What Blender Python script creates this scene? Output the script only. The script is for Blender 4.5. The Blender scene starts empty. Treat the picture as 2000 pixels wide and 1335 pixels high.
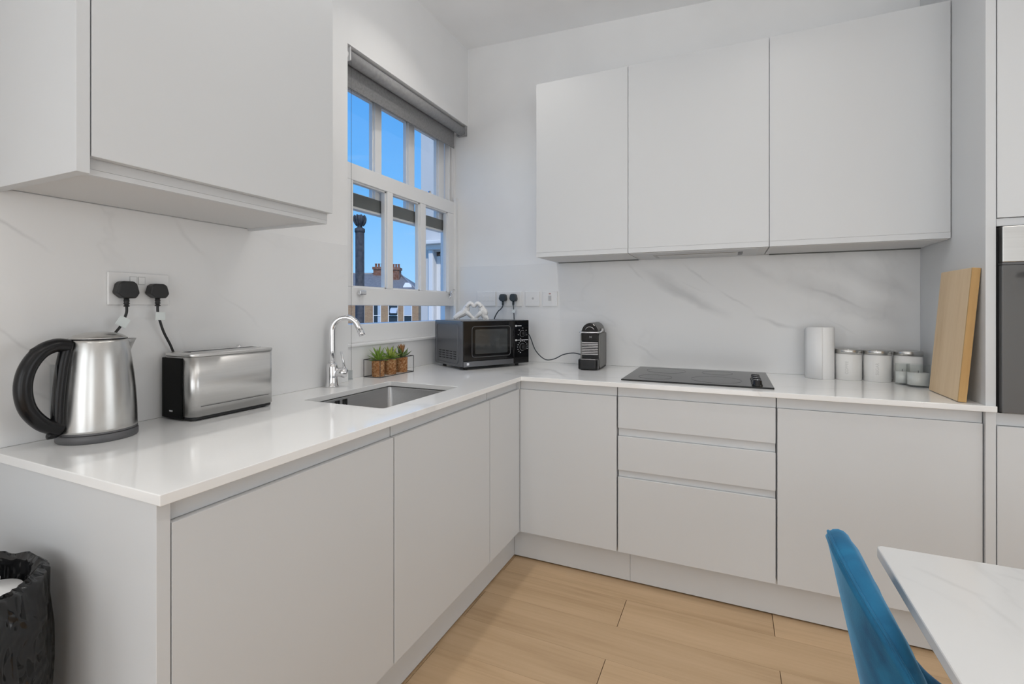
import bpy, bmesh, math, random
from mathutils import Vector, Matrix, noise

SC = bpy.context.scene
COL = SC.collection
PI = math.pi
random.seed(7)

# ------------------------------------------------------------------ camera
cam_d = bpy.data.cameras.new('camera')
cam = bpy.data.objects.new('camera', cam_d)
COL.objects.link(cam)
cam.location = (1.535, -2.738, 1.225)
YAW = 0.4232
cam.rotation_euler = (PI / 2, 0, YAW)
cam_d.sensor_width = 36.0
cam_d.lens = 943.38 / 2000 * 36
cam_d.shift_y = -65.93 / 2000
cam_d.clip_start = 0.02
cam_d.clip_end = 500
SC.camera = cam

# ------------------------------------------------------------------ world / light / exposure
world = bpy.data.worlds.new('world')
SC.world = world
world.use_nodes = True
wn = world.node_tree.nodes
wl = world.node_tree.links
wn.clear()
w_out = wn.new('ShaderNodeOutputWorld')
w_bg = wn.new('ShaderNodeBackground')
w_geo = wn.new('ShaderNodeTexCoord')
w_sep = wn.new('ShaderNodeSeparateXYZ')
w_ramp = wn.new('ShaderNodeValToRGB')
w_ramp.color_ramp.elements[0].position = 0.0
w_ramp.color_ramp.elements[0].color = (0.36, 0.66, 0.96, 1)
w_ramp.color_ramp.elements[1].position = 0.62
w_ramp.color_ramp.elements[1].color = (0.035, 0.25, 0.80, 1)
e = w_ramp.color_ramp.elements.new(0.22)
e.color = (0.15, 0.46, 0.93, 1)
w_noise = wn.new('ShaderNodeTexNoise')
w_noise.inputs['Scale'].default_value = 3.2
w_noise.inputs['Detail'].default_value = 7
w_noise.inputs['Distortion'].default_value = 0.6
w_map = wn.new('ShaderNodeMapping')
w_map.inputs['Scale'].default_value = (1, 1, 4)
w_map.inputs['Rotation'].default_value = (0.5, 0.3, 0)
w_cr = wn.new('ShaderNodeValToRGB')
w_cr.color_ramp.elements[0].position = 0.60
w_cr.color_ramp.elements[0].color = (0, 0, 0, 1)
w_cr.color_ramp.elements[1].position = 0.85
w_cr.color_ramp.elements[1].color = (0.35, 0.35, 0.35, 1)
w_mix = wn.new('ShaderNodeMix')
w_mix.data_type = 'RGBA'
w_mix.inputs['B'].default_value = (0.75, 0.86, 0.98, 1)
wl.new(w_geo.outputs['Generated'], w_sep.inputs[0])
wl.new(w_sep.outputs['Z'], w_ramp.inputs[0])
wl.new(w_geo.outputs['Generated'], w_map.inputs[0])
wl.new(w_map.outputs[0], w_noise.inputs['Vector'])
wl.new(w_noise.outputs['Fac'], w_cr.inputs[0])
wl.new(w_cr.outputs[0], w_mix.inputs['Factor'])
wl.new(w_ramp.outputs[0], w_mix.inputs['A'])
wl.new(w_mix.outputs['Result'], w_bg.inputs['Color'])
w_bg.inputs['Strength'].default_value = 1.08
wl.new(w_bg.outputs[0], w_out.inputs[0])


def light(name, kind, loc, rot, energy, **kw):
    d = bpy.data.lights.new(name, kind)
    d.energy = energy
    for k, v in kw.items():
        setattr(d, k, v)
    o = bpy.data.objects.new(name, d)
    o.location = loc
    o.rotation_euler = rot
    COL.objects.link(o)
    return o


POWER = {'sun': 2.7, 'rear': 18.5, 'left': 10.0, 'side': 11.5, 'fill_up': 4.5, 'down': 2.2}
_sd = Vector((-0.5, 0.6, -0.8)).normalized()
sun = light('sun', 'SUN', (3, -4, 8), _sd.to_track_quat('-Z', 'Y').to_euler(), POWER['sun'], angle=0.01, color=(1, 0.95, 0.88))
DAY = (0.90, 0.955, 1.0)
# fill light added as two unseen windows in the wall behind the camera
for wx in (1.15, 3.15):
    light('daylight_fill', 'AREA', (wx, -5.12, 1.20), (-PI / 2, 0, PI), POWER['rear'], shape='RECTANGLE', size=1.4, size_y=2.2, color=DAY)
# light from the window in the wall beyond the tall units
light('daylight_fill', 'AREA', (4.22, -1.45, 1.25), (0, PI / 2, 0), POWER['side'], shape='RECTANGLE', size=1.6, size_y=1.7, color=DAY)
# fill light added to brighten left-facing sides, as an unseen second sink-wall window
light('daylight_fill', 'AREA', (0.06, -3.75, 1.35), (0, -PI / 2, 0), POWER['left'], shape='RECTANGLE', size=1.6, size_y=1.3, color=DAY)
# fill light added over the kitchen, aimed up to brighten the ceiling
light('ceiling_fill', 'AREA', (1.25, -1.75, 2.15), (PI, 0, 0), POWER['fill_up'], shape='DISK', size=0.7, color=DAY)
DOWNLIGHTS = [(0.50, -0.85), (0.50, -1.95), (1.75, -1.15), (1.75, -2.55), (3.1, -1.6), (3.1, -3.3), (1.2, -3.9)]
DOWN_W = POWER['down']
DOWN_SPOT = ['over the microwave corner', 'over the toaster', 'in front of the hob', 'over the dining chair', 'before the tall oven unit', 'over the far end of the room', 'behind the camera']

vs = SC.view_settings
vs.view_transform = 'Standard'
vs.look = 'None'
vs.exposure = 0.06
vs.gamma = 1.0
vs.use_curve_mapping = False
SC.cycles.use_denoising = True
SC.cycles.use_adaptive_sampling = True
SC.cycles.adaptive_threshold = 0.04
SC.cycles.max_bounces = 10
SC.cycles.diffuse_bounces = 5
SC.cycles.glossy_bounces = 5
SC.cycles.transparent_max_bounces = 12
SC.cycles.sample_clamp_indirect = 4.0
SC.cycles.caustics_reflective = False
SC.cycles.caustics_refractive = False


# ------------------------------------------------------------------ materials
def mat(name, color=(0.8, 0.8, 0.8), rough=0.5, metal=0.0, **kw):
    m = bpy.data.materials.new(name)
    m.use_nodes = True
    b = m.node_tree.nodes['Principled BSDF']
    b.inputs['Base Color'].default_value = (*color, 1)
    b.inputs['Roughness'].default_value = rough
    b.inputs['Metallic'].default_value = metal
    for k, v in kw.items():
        b.inputs[k.replace('_', ' ')].default_value = v
    return m


def nt(m):
    t = m.node_tree
    return t, t.nodes, t.links, t.nodes['Principled BSDF']


def add_node(t, kind, **ins):
    n = t.nodes.new(kind)
    for k, v in ins.items():
        n.inputs[k.replace('_', ' ')].default_value = v
    return n


def ramp(t, src, stops):
    r = t.nodes.new('ShaderNodeValToRGB')
    els = r.color_ramp.elements
    while len(els) < len(stops):
        els.new(0.5)
    for el, (p, c) in zip(els, stops):
        el.position = p
        el.color = c if len(c) == 4 else (*c, 1)
    t.links.new(src, r.inputs[0])
    return r.outputs[0]


def math_node(t, op, a, b=None, c=None):
    n = t.nodes.new('ShaderNodeMath')
    n.operation = op
    for i, v in enumerate((a, b, c)):
        if v is None:
            continue
        if isinstance(v, (int, float)):
            n.inputs[i].default_value = v
        else:
            t.links.new(v, n.inputs[i])
    return n.outputs[0]


def mix_col(t, fac, a, b):
    n = t.nodes.new('ShaderNodeMix')
    n.data_type = 'RGBA'
    for key, v in (('Factor', fac), ('A', a), ('B', b)):
        if isinstance(v, (int, float)):
            n.inputs[key].default_value = v
        elif isinstance(v, tuple):
            n.inputs[key].default_value = (*v, 1) if len(v) == 3 else v
        else:
            t.links.new(v, n.inputs[key])
    return n.outputs['Result']


def bump(t, b, height, strength, dist=0.002):
    n = t.nodes.new('ShaderNodeBump')
    n.inputs['Strength'].default_value = strength
    n.inputs['Distance'].default_value = dist
    t.links.new(height, n.inputs['Height'])
    t.links.new(n.outputs[0], b.inputs['Normal'])


def smudged(name, color, rough, var=0.02, scale=3.0, **kw):
    """plain painted surface with a trace of unevenness"""
    m = mat(name, color, rough, **kw)
    t, N, L, b = nt(m)
    tc = N.new('ShaderNodeTexCoord')
    no = add_node(t, 'ShaderNodeTexNoise', Scale=scale, Detail=3.0)
    L.new(tc.outputs['Object'], no.inputs['Vector'])
    lo = tuple(max(0, c - var) for c in color)
    hi = tuple(min(1, c + var) for c in color)
    L.new(ramp(t, no.outputs['Fac'], [(0.3, lo), (0.7, hi)]), b.inputs['Base Color'])
    return m


def marble(name, base, rough, axes, veins=(), seed=0.0, faint=0.5, wide_scale=1.1):
    """white quartz with grey veins. axes: which two object axes span the slab; veins: placed strokes
    (a0, b0, a1, b1, half width, strength, wobble)"""
    m = mat(name, base, rough)
    t, N, L, b = nt(m)
    tc = N.new('ShaderNodeTexCoord')
    mp = add_node(t, 'ShaderNodeMapping')
    mp.inputs['Location'].default_value = (seed, seed * 0.7, seed * 1.3)
    L.new(tc.outputs['Object'], mp.inputs[0])
    v = mp.outputs[0]
    n1 = add_node(t, 'ShaderNodeTexNoise', Scale=wide_scale, Detail=5.0, Distortion=0.9, Roughness=0.5)
    L.new(v, n1.inputs['Vector'])
    n2 = add_node(t, 'ShaderNodeTexNoise', Scale=0.9, Detail=1.0)
    L.new(v, n2.inputs['Vector'])
    d = math_node(t, 'ABSOLUTE', math_node(t, 'SUBTRACT', n1.outputs['Fac'], 0.5))
    line = ramp(t, d, [(0.0, (1, 1, 1)), (0.012, (0.25, 0.25, 0.25)), (0.05, (0, 0, 0))])
    mask = ramp(t, n2.outputs['Fac'], [(0.47, (0, 0, 0)), (0.66, (1, 1, 1))])
    amount = math_node(t, 'MULTIPLY', math_node(t, 'MULTIPLY', line, mask), 0.32 * faint)
    cloud = add_node(t, 'ShaderNodeTexNoise', Scale=1.7, Detail=3.0)
    L.new(v, cloud.inputs['Vector'])
    cl = math_node(t, 'MULTIPLY', ramp(t, cloud.outputs['Fac'], [(0.45, (0, 0, 0)), (0.8, (1, 1, 1))]), 0.10 * faint)
    amount = math_node(t, 'ADD', amount, cl)
    if veins:
        sp = N.new('ShaderNodeSeparateXYZ')
        L.new(tc.outputs['Object'], sp.inputs[0])
        A, B = sp.outputs[axes[0]], sp.outputs[axes[1]]
        wob = add_node(t, 'ShaderNodeTexNoise', Scale=7.0, Detail=4.0)
        L.new(tc.outputs['Object'], wob.inputs['Vector'])
        wv = math_node(t, 'SUBTRACT', wob.outputs['Fac'], 0.5)
        for (a0, b0, a1, b1, hw, st, amp) in veins:
            ln = math.hypot(a1 - a0, b1 - b0)
            ux, uy = (a1 - a0) / ln, (b1 - b0) / ln
            da = math_node(t, 'SUBTRACT', A, a0)
            db = math_node(t, 'SUBTRACT', B, b0)
            s = math_node(t, 'ADD', math_node(t, 'MULTIPLY', da, ux), math_node(t, 'MULTIPLY', db, uy))
            q = math_node(t, 'ADD', math_node(t, 'MULTIPLY', da, -uy), math_node(t, 'MULTIPLY', db, ux))
            q = math_node(t, 'ADD', q, math_node(t, 'MULTIPLY', wv, amp))
            fall = math_node(t, 'SUBTRACT', 1.0, math_node(t, 'DIVIDE', math_node(t, 'ABSOLUTE', q), hw))
            fall = math_node(t, 'MAXIMUM', fall, 0.0)
            e0 = math_node(t, 'MAXIMUM', math_node(t, 'MINIMUM', math_node(t, 'MULTIPLY', s, 8.0), 1.0), 0.0)
            e1 = math_node(t, 'MAXIMUM', math_node(t, 'MINIMUM', math_node(t, 'MULTIPLY', math_node(t, 'SUBTRACT', ln, s), 8.0), 1.0), 0.0)
            k = math_node(t, 'MULTIPLY', math_node(t, 'MULTIPLY', fall, st), math_node(t, 'MULTIPLY', e0, e1))
            amount = math_node(t, 'ADD', amount, k)
    amount = math_node(t, 'MINIMUM', amount, 0.75)
    L.new(mix_col(t, amount, base, (0.30, 0.30, 0.31)), b.inputs['Base Color'])
    return m


WHITE = (0.80, 0.80, 0.80)
M = {}
M['wall'] = smudged('wall_paint', (0.86, 0.86, 0.86), 0.75)
M['ceiling'] = smudged('ceiling_paint', (0.93, 0.93, 0.93), 0.85)
M['cab'] = smudged('cabinet_lacquer', (0.655, 0.668, 0.682), 0.42, 0.008, 1.3)
M['cab_grey'] = mat('cabinet_underside', (0.70, 0.70, 0.70), 0.6)
M['upvc'] = mat('window_paint', (0.84, 0.84, 0.84), 0.35)
M['worktop'] = marble('worktop_quartz', (0.90, 0.90, 0.895), 0.09, (0, 1), seed=3.1, faint=0.55)
M['splash_left'] = marble('splashback_quartz_left', (0.825, 0.825, 0.825), 0.32, (1, 2), seed=8.3, faint=0.35, veins=[
    (-2.30, 1.49, -2.10, 1.36, 0.006, 0.30, 0.04), (-2.28, 1.25, -2.05, 1.02, 0.006, 0.16, 0.05),
    (-1.83, 1.50, -1.72, 1.38, 0.010, 0.30, 0.06), (-1.74, 1.42, -1.66, 1.30, 0.05, 0.13, 0.10),
    (-1.80, 1.16, -1.77, 1.06, 0.006, 0.22, 0.03), (-1.77, 1.06, -1.62, 1.00, 0.006, 0.16, 0.04),
    (-2.20, 1.05, -2.02, 0.95, 0.006, 0.2, 0.04), (-1.70, 1.30, -1.5, 1.14, 0.006, 0.1, 0.06)])
M['splash_back'] = marble('splashback_quartz_back', (0.825, 0.825, 0.825), 0.32, (0, 2), seed=1.7, faint=0.30, veins=[
    (1.00, 1.50, 1.12, 1.36, 0.009, 0.26, 0.05), (1.06, 1.46, 1.46, 1.22, 0.045, 0.22, 0.07),
    (1.14, 1.38, 1.56, 1.17, 0.030, 0.20, 0.05), (1.30, 1.47, 1.47, 1.33, 0.008, 0.26, 0.05),
    (1.28, 1.38, 1.43, 1.30, 0.008, 0.18, 0.04), (1.47, 1.33, 1.64, 1.21, 0.008, 0.30, 0.05),
    (1.62, 1.235, 1.655, 1.185, 0.009, 0.5, 0.04), (1.64, 1.185, 1.86, 1.12, 0.013, 0.34, 0.05),
    (1.55, 1.48, 1.80, 1.34, 0.03, 0.14, 0.08), (1.75, 1.40, 2.30, 1.14, 0.06, 0.20, 0.10),
    (1.86, 1.34, 2.14, 1.22, 0.009, 0.24, 0.05), (1.95, 1.48, 2.31, 1.26, 0.05, 0.18, 0.10),
    (1.95, 1.18, 2.10, 1.09, 0.007, 0.22, 0.04), (1.02, 1.06, 1.20, 0.93, 0.010, 0.22, 0.06)])
M['table_marble'] = marble('table_marble', (0.71, 0.71, 0.708), 0.16, (0, 1), seed=5.2, faint=0.35, wide_scale=2.0, veins=[
    (-0.44, 0.68, -0.35, 0.6, 0.009, 0.66, 0.03),
    (-0.37, 0.62, -0.355, 0.5, 0.008, 0.5, 0.03),
    (-0.28, 0.67, -0.08, 0.52, 0.009, 0.72, 0.03),
    (-0.35, 0.48, -0.14, 0.42, 0.009, 0.72, 0.03),
    (-0.44, 0.35, -0.26, 0.41, 0.012, 0.55, 0.03),
    (-0.32, 0.715, -0.18, 0.66, 0.008, 0.44, 0.02)])
M['chrome'] = mat('chrome', (0.82, 0.82, 0.83), 0.09, 1.0)
M['black'] = mat('black_plastic', (0.008, 0.008, 0.009), 0.26, Specular_IOR_Level=0.35)
M['panel_black'] = mat('matt_black_panel', (0.003, 0.003, 0.003), 0.45, Specular_IOR_Level=0.12)
M['black_gloss'] = mat('black_gloss', (0.006, 0.006, 0.007), 0.08)
M['black_matt'] = mat('black_matt', (0.015, 0.015, 0.016), 0.6)
M['plug'] = mat('plug_rubber', (0.016, 0.016, 0.017), 0.45)
M['plug_blue'] = mat('plug_rubber_blue_grey', (0.030, 0.042, 0.052), 0.45)
M['grey_plastic'] = mat('grey_plastic', (0.11, 0.11, 0.115), 0.4)
M['socket'] = mat('socket_plastic', (0.82, 0.82, 0.82), 0.25)
M['socket_line'] = mat('socket_recess', (0.52, 0.52, 0.52), 0.5)
M['paper'] = mat('paper', (0.86, 0.86, 0.86), 0.9)
M['tag'] = mat('paper_tag', (0.75, 0.80, 0.79), 0.7)
M['can'] = mat('canister_enamel', (0.80, 0.795, 0.78), 0.35)
M['can_text'] = mat('canister_lettering', (0.60, 0.595, 0.58), 0.5)
M['wire'] = mat('black_wire', (0.02, 0.021, 0.022), 0.5)
M['ceramic'] = mat('white_ceramic', (0.84, 0.84, 0.84), 0.3)
M['red'] = mat('red_lamp', (0.30, 0.05, 0.04), 0.4)
M['white_print'] = mat('white_print', (0.75, 0.76, 0.78), 0.5)
M['grey_print'] = mat('grey_print', (0.38, 0.39, 0.41), 0.5)
M['wax'] = mat('candle_wax', (0.85, 0.845, 0.83), 0.6)
M['hob'] = mat('hob_glass', (0.022, 0.022, 0.022), 0.13, Specular_IOR_Level=0.16)
M['hob_ring'] = mat('hob_ring', (0.03, 0.03, 0.03), 0.14, Specular_IOR_Level=0.28)
M['oven_glass'] = mat('oven_glass', (0.125, 0.126, 0.128), 0.07, Specular_IOR_Level=0.8)
M['blind'] = smudged('blind_fabric', (0.23, 0.23, 0.235), 0.9, 0.03, 90)
M['blind_tube'] = smudged('blind_fabric_roll', (0.34, 0.34, 0.345), 0.8, 0.03, 60)
M['rubber'] = mat('dark_rubber', (0.03, 0.03, 0.03), 0.7)
M['lamp'] = mat('lamp_lens', (1, 1, 1), 0.5, Emission_Color=(1, 0.96, 0.9, 1), Emission_Strength=6.0)
M['leg_metal'] = mat('black_metal', (0.02, 0.02, 0.02), 0.4)


def brushed(name, color, rough, axis, amp=0.05):
    m = mat(name, color, rough, 1.0)
    t, N, L, b = nt(m)
    tc = N.new('ShaderNodeTexCoord')
    mp = N.new('ShaderNodeMapping')
    sc = [160, 160, 160]
    sc[axis] = 0.8
    mp.inputs['Scale'].default_value = sc
    L.new(tc.outputs['Object'], mp.inputs[0])
    no = add_node(t, 'ShaderNodeTexNoise', Scale=1.0, Detail=1.0)
    L.new(mp.outputs[0], no.inputs['Vector'])
    lo_c = tuple(c * 0.95 for c in color)
    L.new(ramp(t, no.outputs['Fac'], [(0.3, lo_c), (0.7, color)]), b.inputs['Base Color'])
    return m


M['steel_v'] = brushed('brushed_steel_vertical', (0.60, 0.595, 0.58), 0.27, 2)
M['steel_y'] = brushed('brushed_steel_long', (0.70, 0.695, 0.685), 0.33, 1)
M['steel_x'] = brushed('brushed_steel_wide', (0.58, 0.575, 0.56), 0.34, 0)
M['sink'] = brushed('sink_steel', (0.50, 0.50, 0.50), 0.34, 1)
M['mw_side'] = mat('microwave_silver', (0.17, 0.175, 0.19), 0.30, 0.8)
M['pixie'] = mat('coffee_machine_titan', (0.19, 0.185, 0.175), 0.42, 0.55)
M['pixie_rib'] = mat('coffee_machine_ribs', (0.33, 0.32, 0.32), 0.26, 0.9)


def wood(name, stops, grain_axis, scale, rough, knots=0.0, per_object=0.0):
    m = mat(name, (0.5, 0.35, 0.2), rough)
    t, N, L, b = nt(m)
    tc = N.new('ShaderNodeTexCoord')
    oi = N.new('ShaderNodeObjectInfo')
    mp = N.new('ShaderNodeMapping')
    sc = [scale, scale, scale]
    sc[grain_axis] = scale * 0.09
    mp.inputs['Scale'].default_value = sc
    cmb = N.new('ShaderNodeCombineXYZ')
    r10 = math_node(t, 'MULTIPLY', oi.outputs['Random'], 37.0)
    L.new(r10, cmb.inputs[0])
    L.new(r10, cmb.inputs[1])
    L.new(cmb.outputs[0], mp.inputs['Location'])
    L.new(tc.outputs['Object'], mp.inputs[0])
    n1 = add_node(t, 'ShaderNodeTexNoise', Scale=1.0, Detail=6.0, Distortion=0.35, Roughness=0.6)
    L.new(mp.outputs[0], n1.inputs['Vector'])
    mp2 = N.new('ShaderNodeMapping')
    sc2 = [scale * 9] * 3
    sc2[grain_axis] = scale * 0.35
    mp2.inputs['Scale'].default_value = sc2
    L.new(cmb.outputs[0], mp2.inputs['Location'])
    L.new(tc.outputs['Object'], mp2.inputs[0])
    n2 = add_node(t, 'ShaderNodeTexNoise', Scale=1.0, Detail=2.0)
    L.new(mp2.outputs[0], n2.inputs['Vector'])
    f = math_node(t, 'ADD', math_node(t, 'MULTIPLY', n1.outputs['Fac'], 0.75), math_node(t, 'MULTIPLY', n2.outputs['Fac'], 0.25))
    col = ramp(t, f, stops)
    if per_object:
        k = math_node(t, 'ADD', 1.0 - per_object, math_node(t, 'MULTIPLY', oi.outputs['Random'], 2 * per_object))
        hsv = N.new('ShaderNodeHueSaturation')
        L.new(k, hsv.inputs['Value'])
        L.new(col, hsv.inputs['Color'])
        col = hsv.outputs[0]
    L.new(col, b.inputs['Base Color'])
    bump(t, b, n2.outputs['Fac'], 0.05, 0.001)
    return m


M['oak'] = wood('oak_floor', [(0.30, (0.43, 0.285, 0.160)), (0.50, (0.545, 0.375, 0.222)), (0.72, (0.62, 0.435, 0.27))], 0, 9.0, 0.42, per_object=0.07)
M['oak_sub'] = mat('floor_screed', (0.26, 0.16, 0.09), 0.8)
M['bamboo'] = wood('bamboo_board', [(0.30, (0.62, 0.44, 0.25)), (0.52, (0.72, 0.54, 0.34)), (0.75, (0.79, 0.62, 0.42))], 2, 14.0, 0.5)
M['bamboo_edge'] = wood('bamboo_edge', [(0.30, (0.44, 0.25, 0.085)), (0.7, (0.58, 0.36, 0.14))], 2, 14.0, 0.5)


def velvet():
    m = mat('blue_velvet', (0.004, 0.10, 0.22), 0.8)
    t, N, L, b = nt(m)
    b.inputs['Sheen Weight'].default_value = 0.7
    b.inputs['Sheen Roughness'].default_value = 0.35
    b.inputs['Sheen Tint'].default_value = (0.25, 0.58, 0.90, 1)
    tc = N.new('ShaderNodeTexCoord')
    no = add_node(t, 'ShaderNodeTexNoise', Scale=9.0, Detail=4.0, Distortion=1.2)
    L.new(tc.outputs['Object'], no.inputs['Vector'])
    L.new(ramp(t, no.outputs['Fac'], [(0.35, (0.002, 0.070, 0.165)), (0.65, (0.008, 0.150, 0.300))]), b.inputs['Base Color'])
    n2 = add_node(t, 'ShaderNodeTexNoise', Scale=400.0, Detail=1.0)
    L.new(tc.outputs['Object'], n2.inputs['Vector'])
    bump(t, b, n2.outputs['Fac'], 0.25, 0.001)
    return m


M['velvet'] = velvet()


def cork():
    m = mat('cork', (0.35, 0.2, 0.1), 0.9)
    t, N, L, b = nt(m)
    tc = N.new('ShaderNodeTexCoord')
    no = add_node(t, 'ShaderNodeTexVoronoi', Scale=170.0)
    L.new(tc.outputs['Object'], no.inputs['Vector'])
    n2 = add_node(t, 'ShaderNodeTexNoise', Scale=60.0, Detail=3.0)
    L.new(tc.outputs['Object'], n2.inputs['Vector'])
    c1 = ramp(t, no.outputs['Color'], [(0.1, (0.20, 0.075, 0.02)), (0.5, (0.40, 0.20, 0.08)), (0.9, (0.56, 0.36, 0.19))])
    L.new(mix_col(t, ramp(t, n2.outputs['Fac'], [(0.4, (0, 0, 0)), (0.6, (0.5, 0.5, 0.5))]), c1, (0.28, 0.10, 0.03)), b.inputs['Base Color'])
    bump(t, b, no.outputs['Distance'], 0.4, 0.002)
    return m


M['cork'] = cork()
M['leaf_a'] = smudged('leaf_green', (0.20, 0.34, 0.04), 0.45, 0.05, 60)
M['leaf_b'] = smudged('leaf_lime', (0.38, 0.47, 0.09), 0.45, 0.07, 60)
M['leaf_c'] = smudged('leaf_dark', (0.14, 0.21, 0.07), 0.45, 0.04, 60)
M['leaf_tip'] = mat('leaf_red_tip', (0.36, 0.17, 0.06), 0.5)


def glass_mat(name, tint=(1, 1, 1), gloss=0.08, rough=0.0):
    m = bpy.data.materials.new(name)
    m.use_nodes = True
    t = m.node_tree
    t.nodes.clear()
    out = t.nodes.new('ShaderNodeOutputMaterial')
    tr = t.nodes.new('ShaderNodeBsdfTransparent')
    tr.inputs[0].default_value = (*tint, 1)
    gl = t.nodes.new('ShaderNodeBsdfGlossy')
    gl.inputs['Roughness'].default_value = rough
    fr = t.nodes.new('ShaderNodeLayerWeight')
    fr.inputs['Blend'].default_value = 0.5
    mx = t.nodes.new('ShaderNodeMixShader')
    f5 = math_node(t, 'POWER', fr.outputs['Facing'], 4.0)
    t.links.new(math_node(t, 'ADD', math_node(t, 'MULTIPLY', f5, 0.6), gloss), mx.inputs[0])
    t.links.new(tr.outputs[0], mx.inputs[1])
    t.links.new(gl.outputs[0], mx.inputs[2])
    t.links.new(mx.outputs[0], out.inputs[0])
    return m


M['glass'] = glass_mat('window_glass', (0.985, 0.99, 0.99), 0.012)
M['jar_glass'] = glass_mat('jar_glass', (0.97, 0.98, 0.975), 0.03)
M['mw_glass'] = glass_mat('microwave_glass', (0.22, 0.23, 0.235), 0.06)
M['clear_plastic'] = glass_mat('clear_plastic', (0.80, 0.82, 0.83), 0.06)


def bag():
    m = mat('black_bin_bag', (0.004, 0.004, 0.0045), 0.14, Specular_IOR_Level=0.55)
    t, N, L, b = nt(m)
    tc = N.new('ShaderNodeTexCoord')
    no = add_node(t, 'ShaderNodeTexNoise', Scale=11.0, Detail=2.0, Distortion=0.8)
    L.new(tc.outputs['Object'], no.inputs['Vector'])
    bump(t, b, no.outputs['Fac'], 1.0, 0.035)
    return m


M['bag'] = bag()


def brick_mat():
    m = mat('london_stock_brick', (0.4, 0.28, 0.18), 0.9)
    t, N, L, b = nt(m)
    tc = N.new('ShaderNodeTexCoord')
    mp = N.new('ShaderNodeMapping')
    mp.inputs['Rotation'].default_value = (PI / 2, 0, 0)
    L.new(tc.outputs['Object'], mp.inputs[0])
    br = add_node(t, 'ShaderNodeTexBrick', Scale=4.4, Color1=(0.36, 0.235, 0.135, 1), Color2=(0.25, 0.14, 0.08, 1), Mortar=(0.42, 0.36, 0.28, 1))
    br.inputs['Mortar Size'].default_value = 0.012
    L.new(mp.outputs[0], br.inputs['Vector'])
    no = add_node(t, 'ShaderNodeTexNoise', Scale=1.3, Detail=5.0)
    L.new(tc.outputs['Object'], no.inputs['Vector'])
    L.new(mix_col(t, ramp(t, no.outputs['Fac'], [(0.35, (0, 0, 0)), (0.75, (0.6, 0.6, 0.6))]), br.outputs['Color'], (0.42, 0.29, 0.16)), b.inputs['Base Color'])
    return m


M['brick'] = brick_mat()
M['brick_red'] = smudged('red_brick', (0.20, 0.095, 0.065), 0.9, 0.06, 6)
M['slate'] = smudged('roof_slate', (0.155, 0.160, 0.170), 0.7, 0.035, 5)
M['terracotta'] = mat('terracotta', (0.30, 0.11, 0.06), 0.8)
M['render_w'] = smudged('white_render', (0.62, 0.62, 0.615), 0.9, 0.02, 1.2)
M['paint_out'] = mat('outside_white_paint', (0.80, 0.80, 0.80), 0.5)
M['pane_dark'] = mat('dark_pane', (0.018, 0.026, 0.04), 0.06)
M['pane_curtain'] = mat('pane_with_curtain', (0.42, 0.50, 0.60), 0.2)
M['flue'] = smudged('cast_iron_flue', (0.035, 0.040, 0.050), 0.7, 0.02, 25)
M['ground'] = smudged('yard_ground', (0.20, 0.20, 0.19), 0.9, 0.04, 0.5)
M['rail_dark'] = mat('rail_dark_grey', (0.115, 0.12, 0.115), 0.5)
M['skin_lead'] = mat('lead_flashing', (0.24, 0.25, 0.27), 0.5)

# ------------------------------------------------------------------ mesh builder
XF = {}          # object -> matrix of its frame


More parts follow.
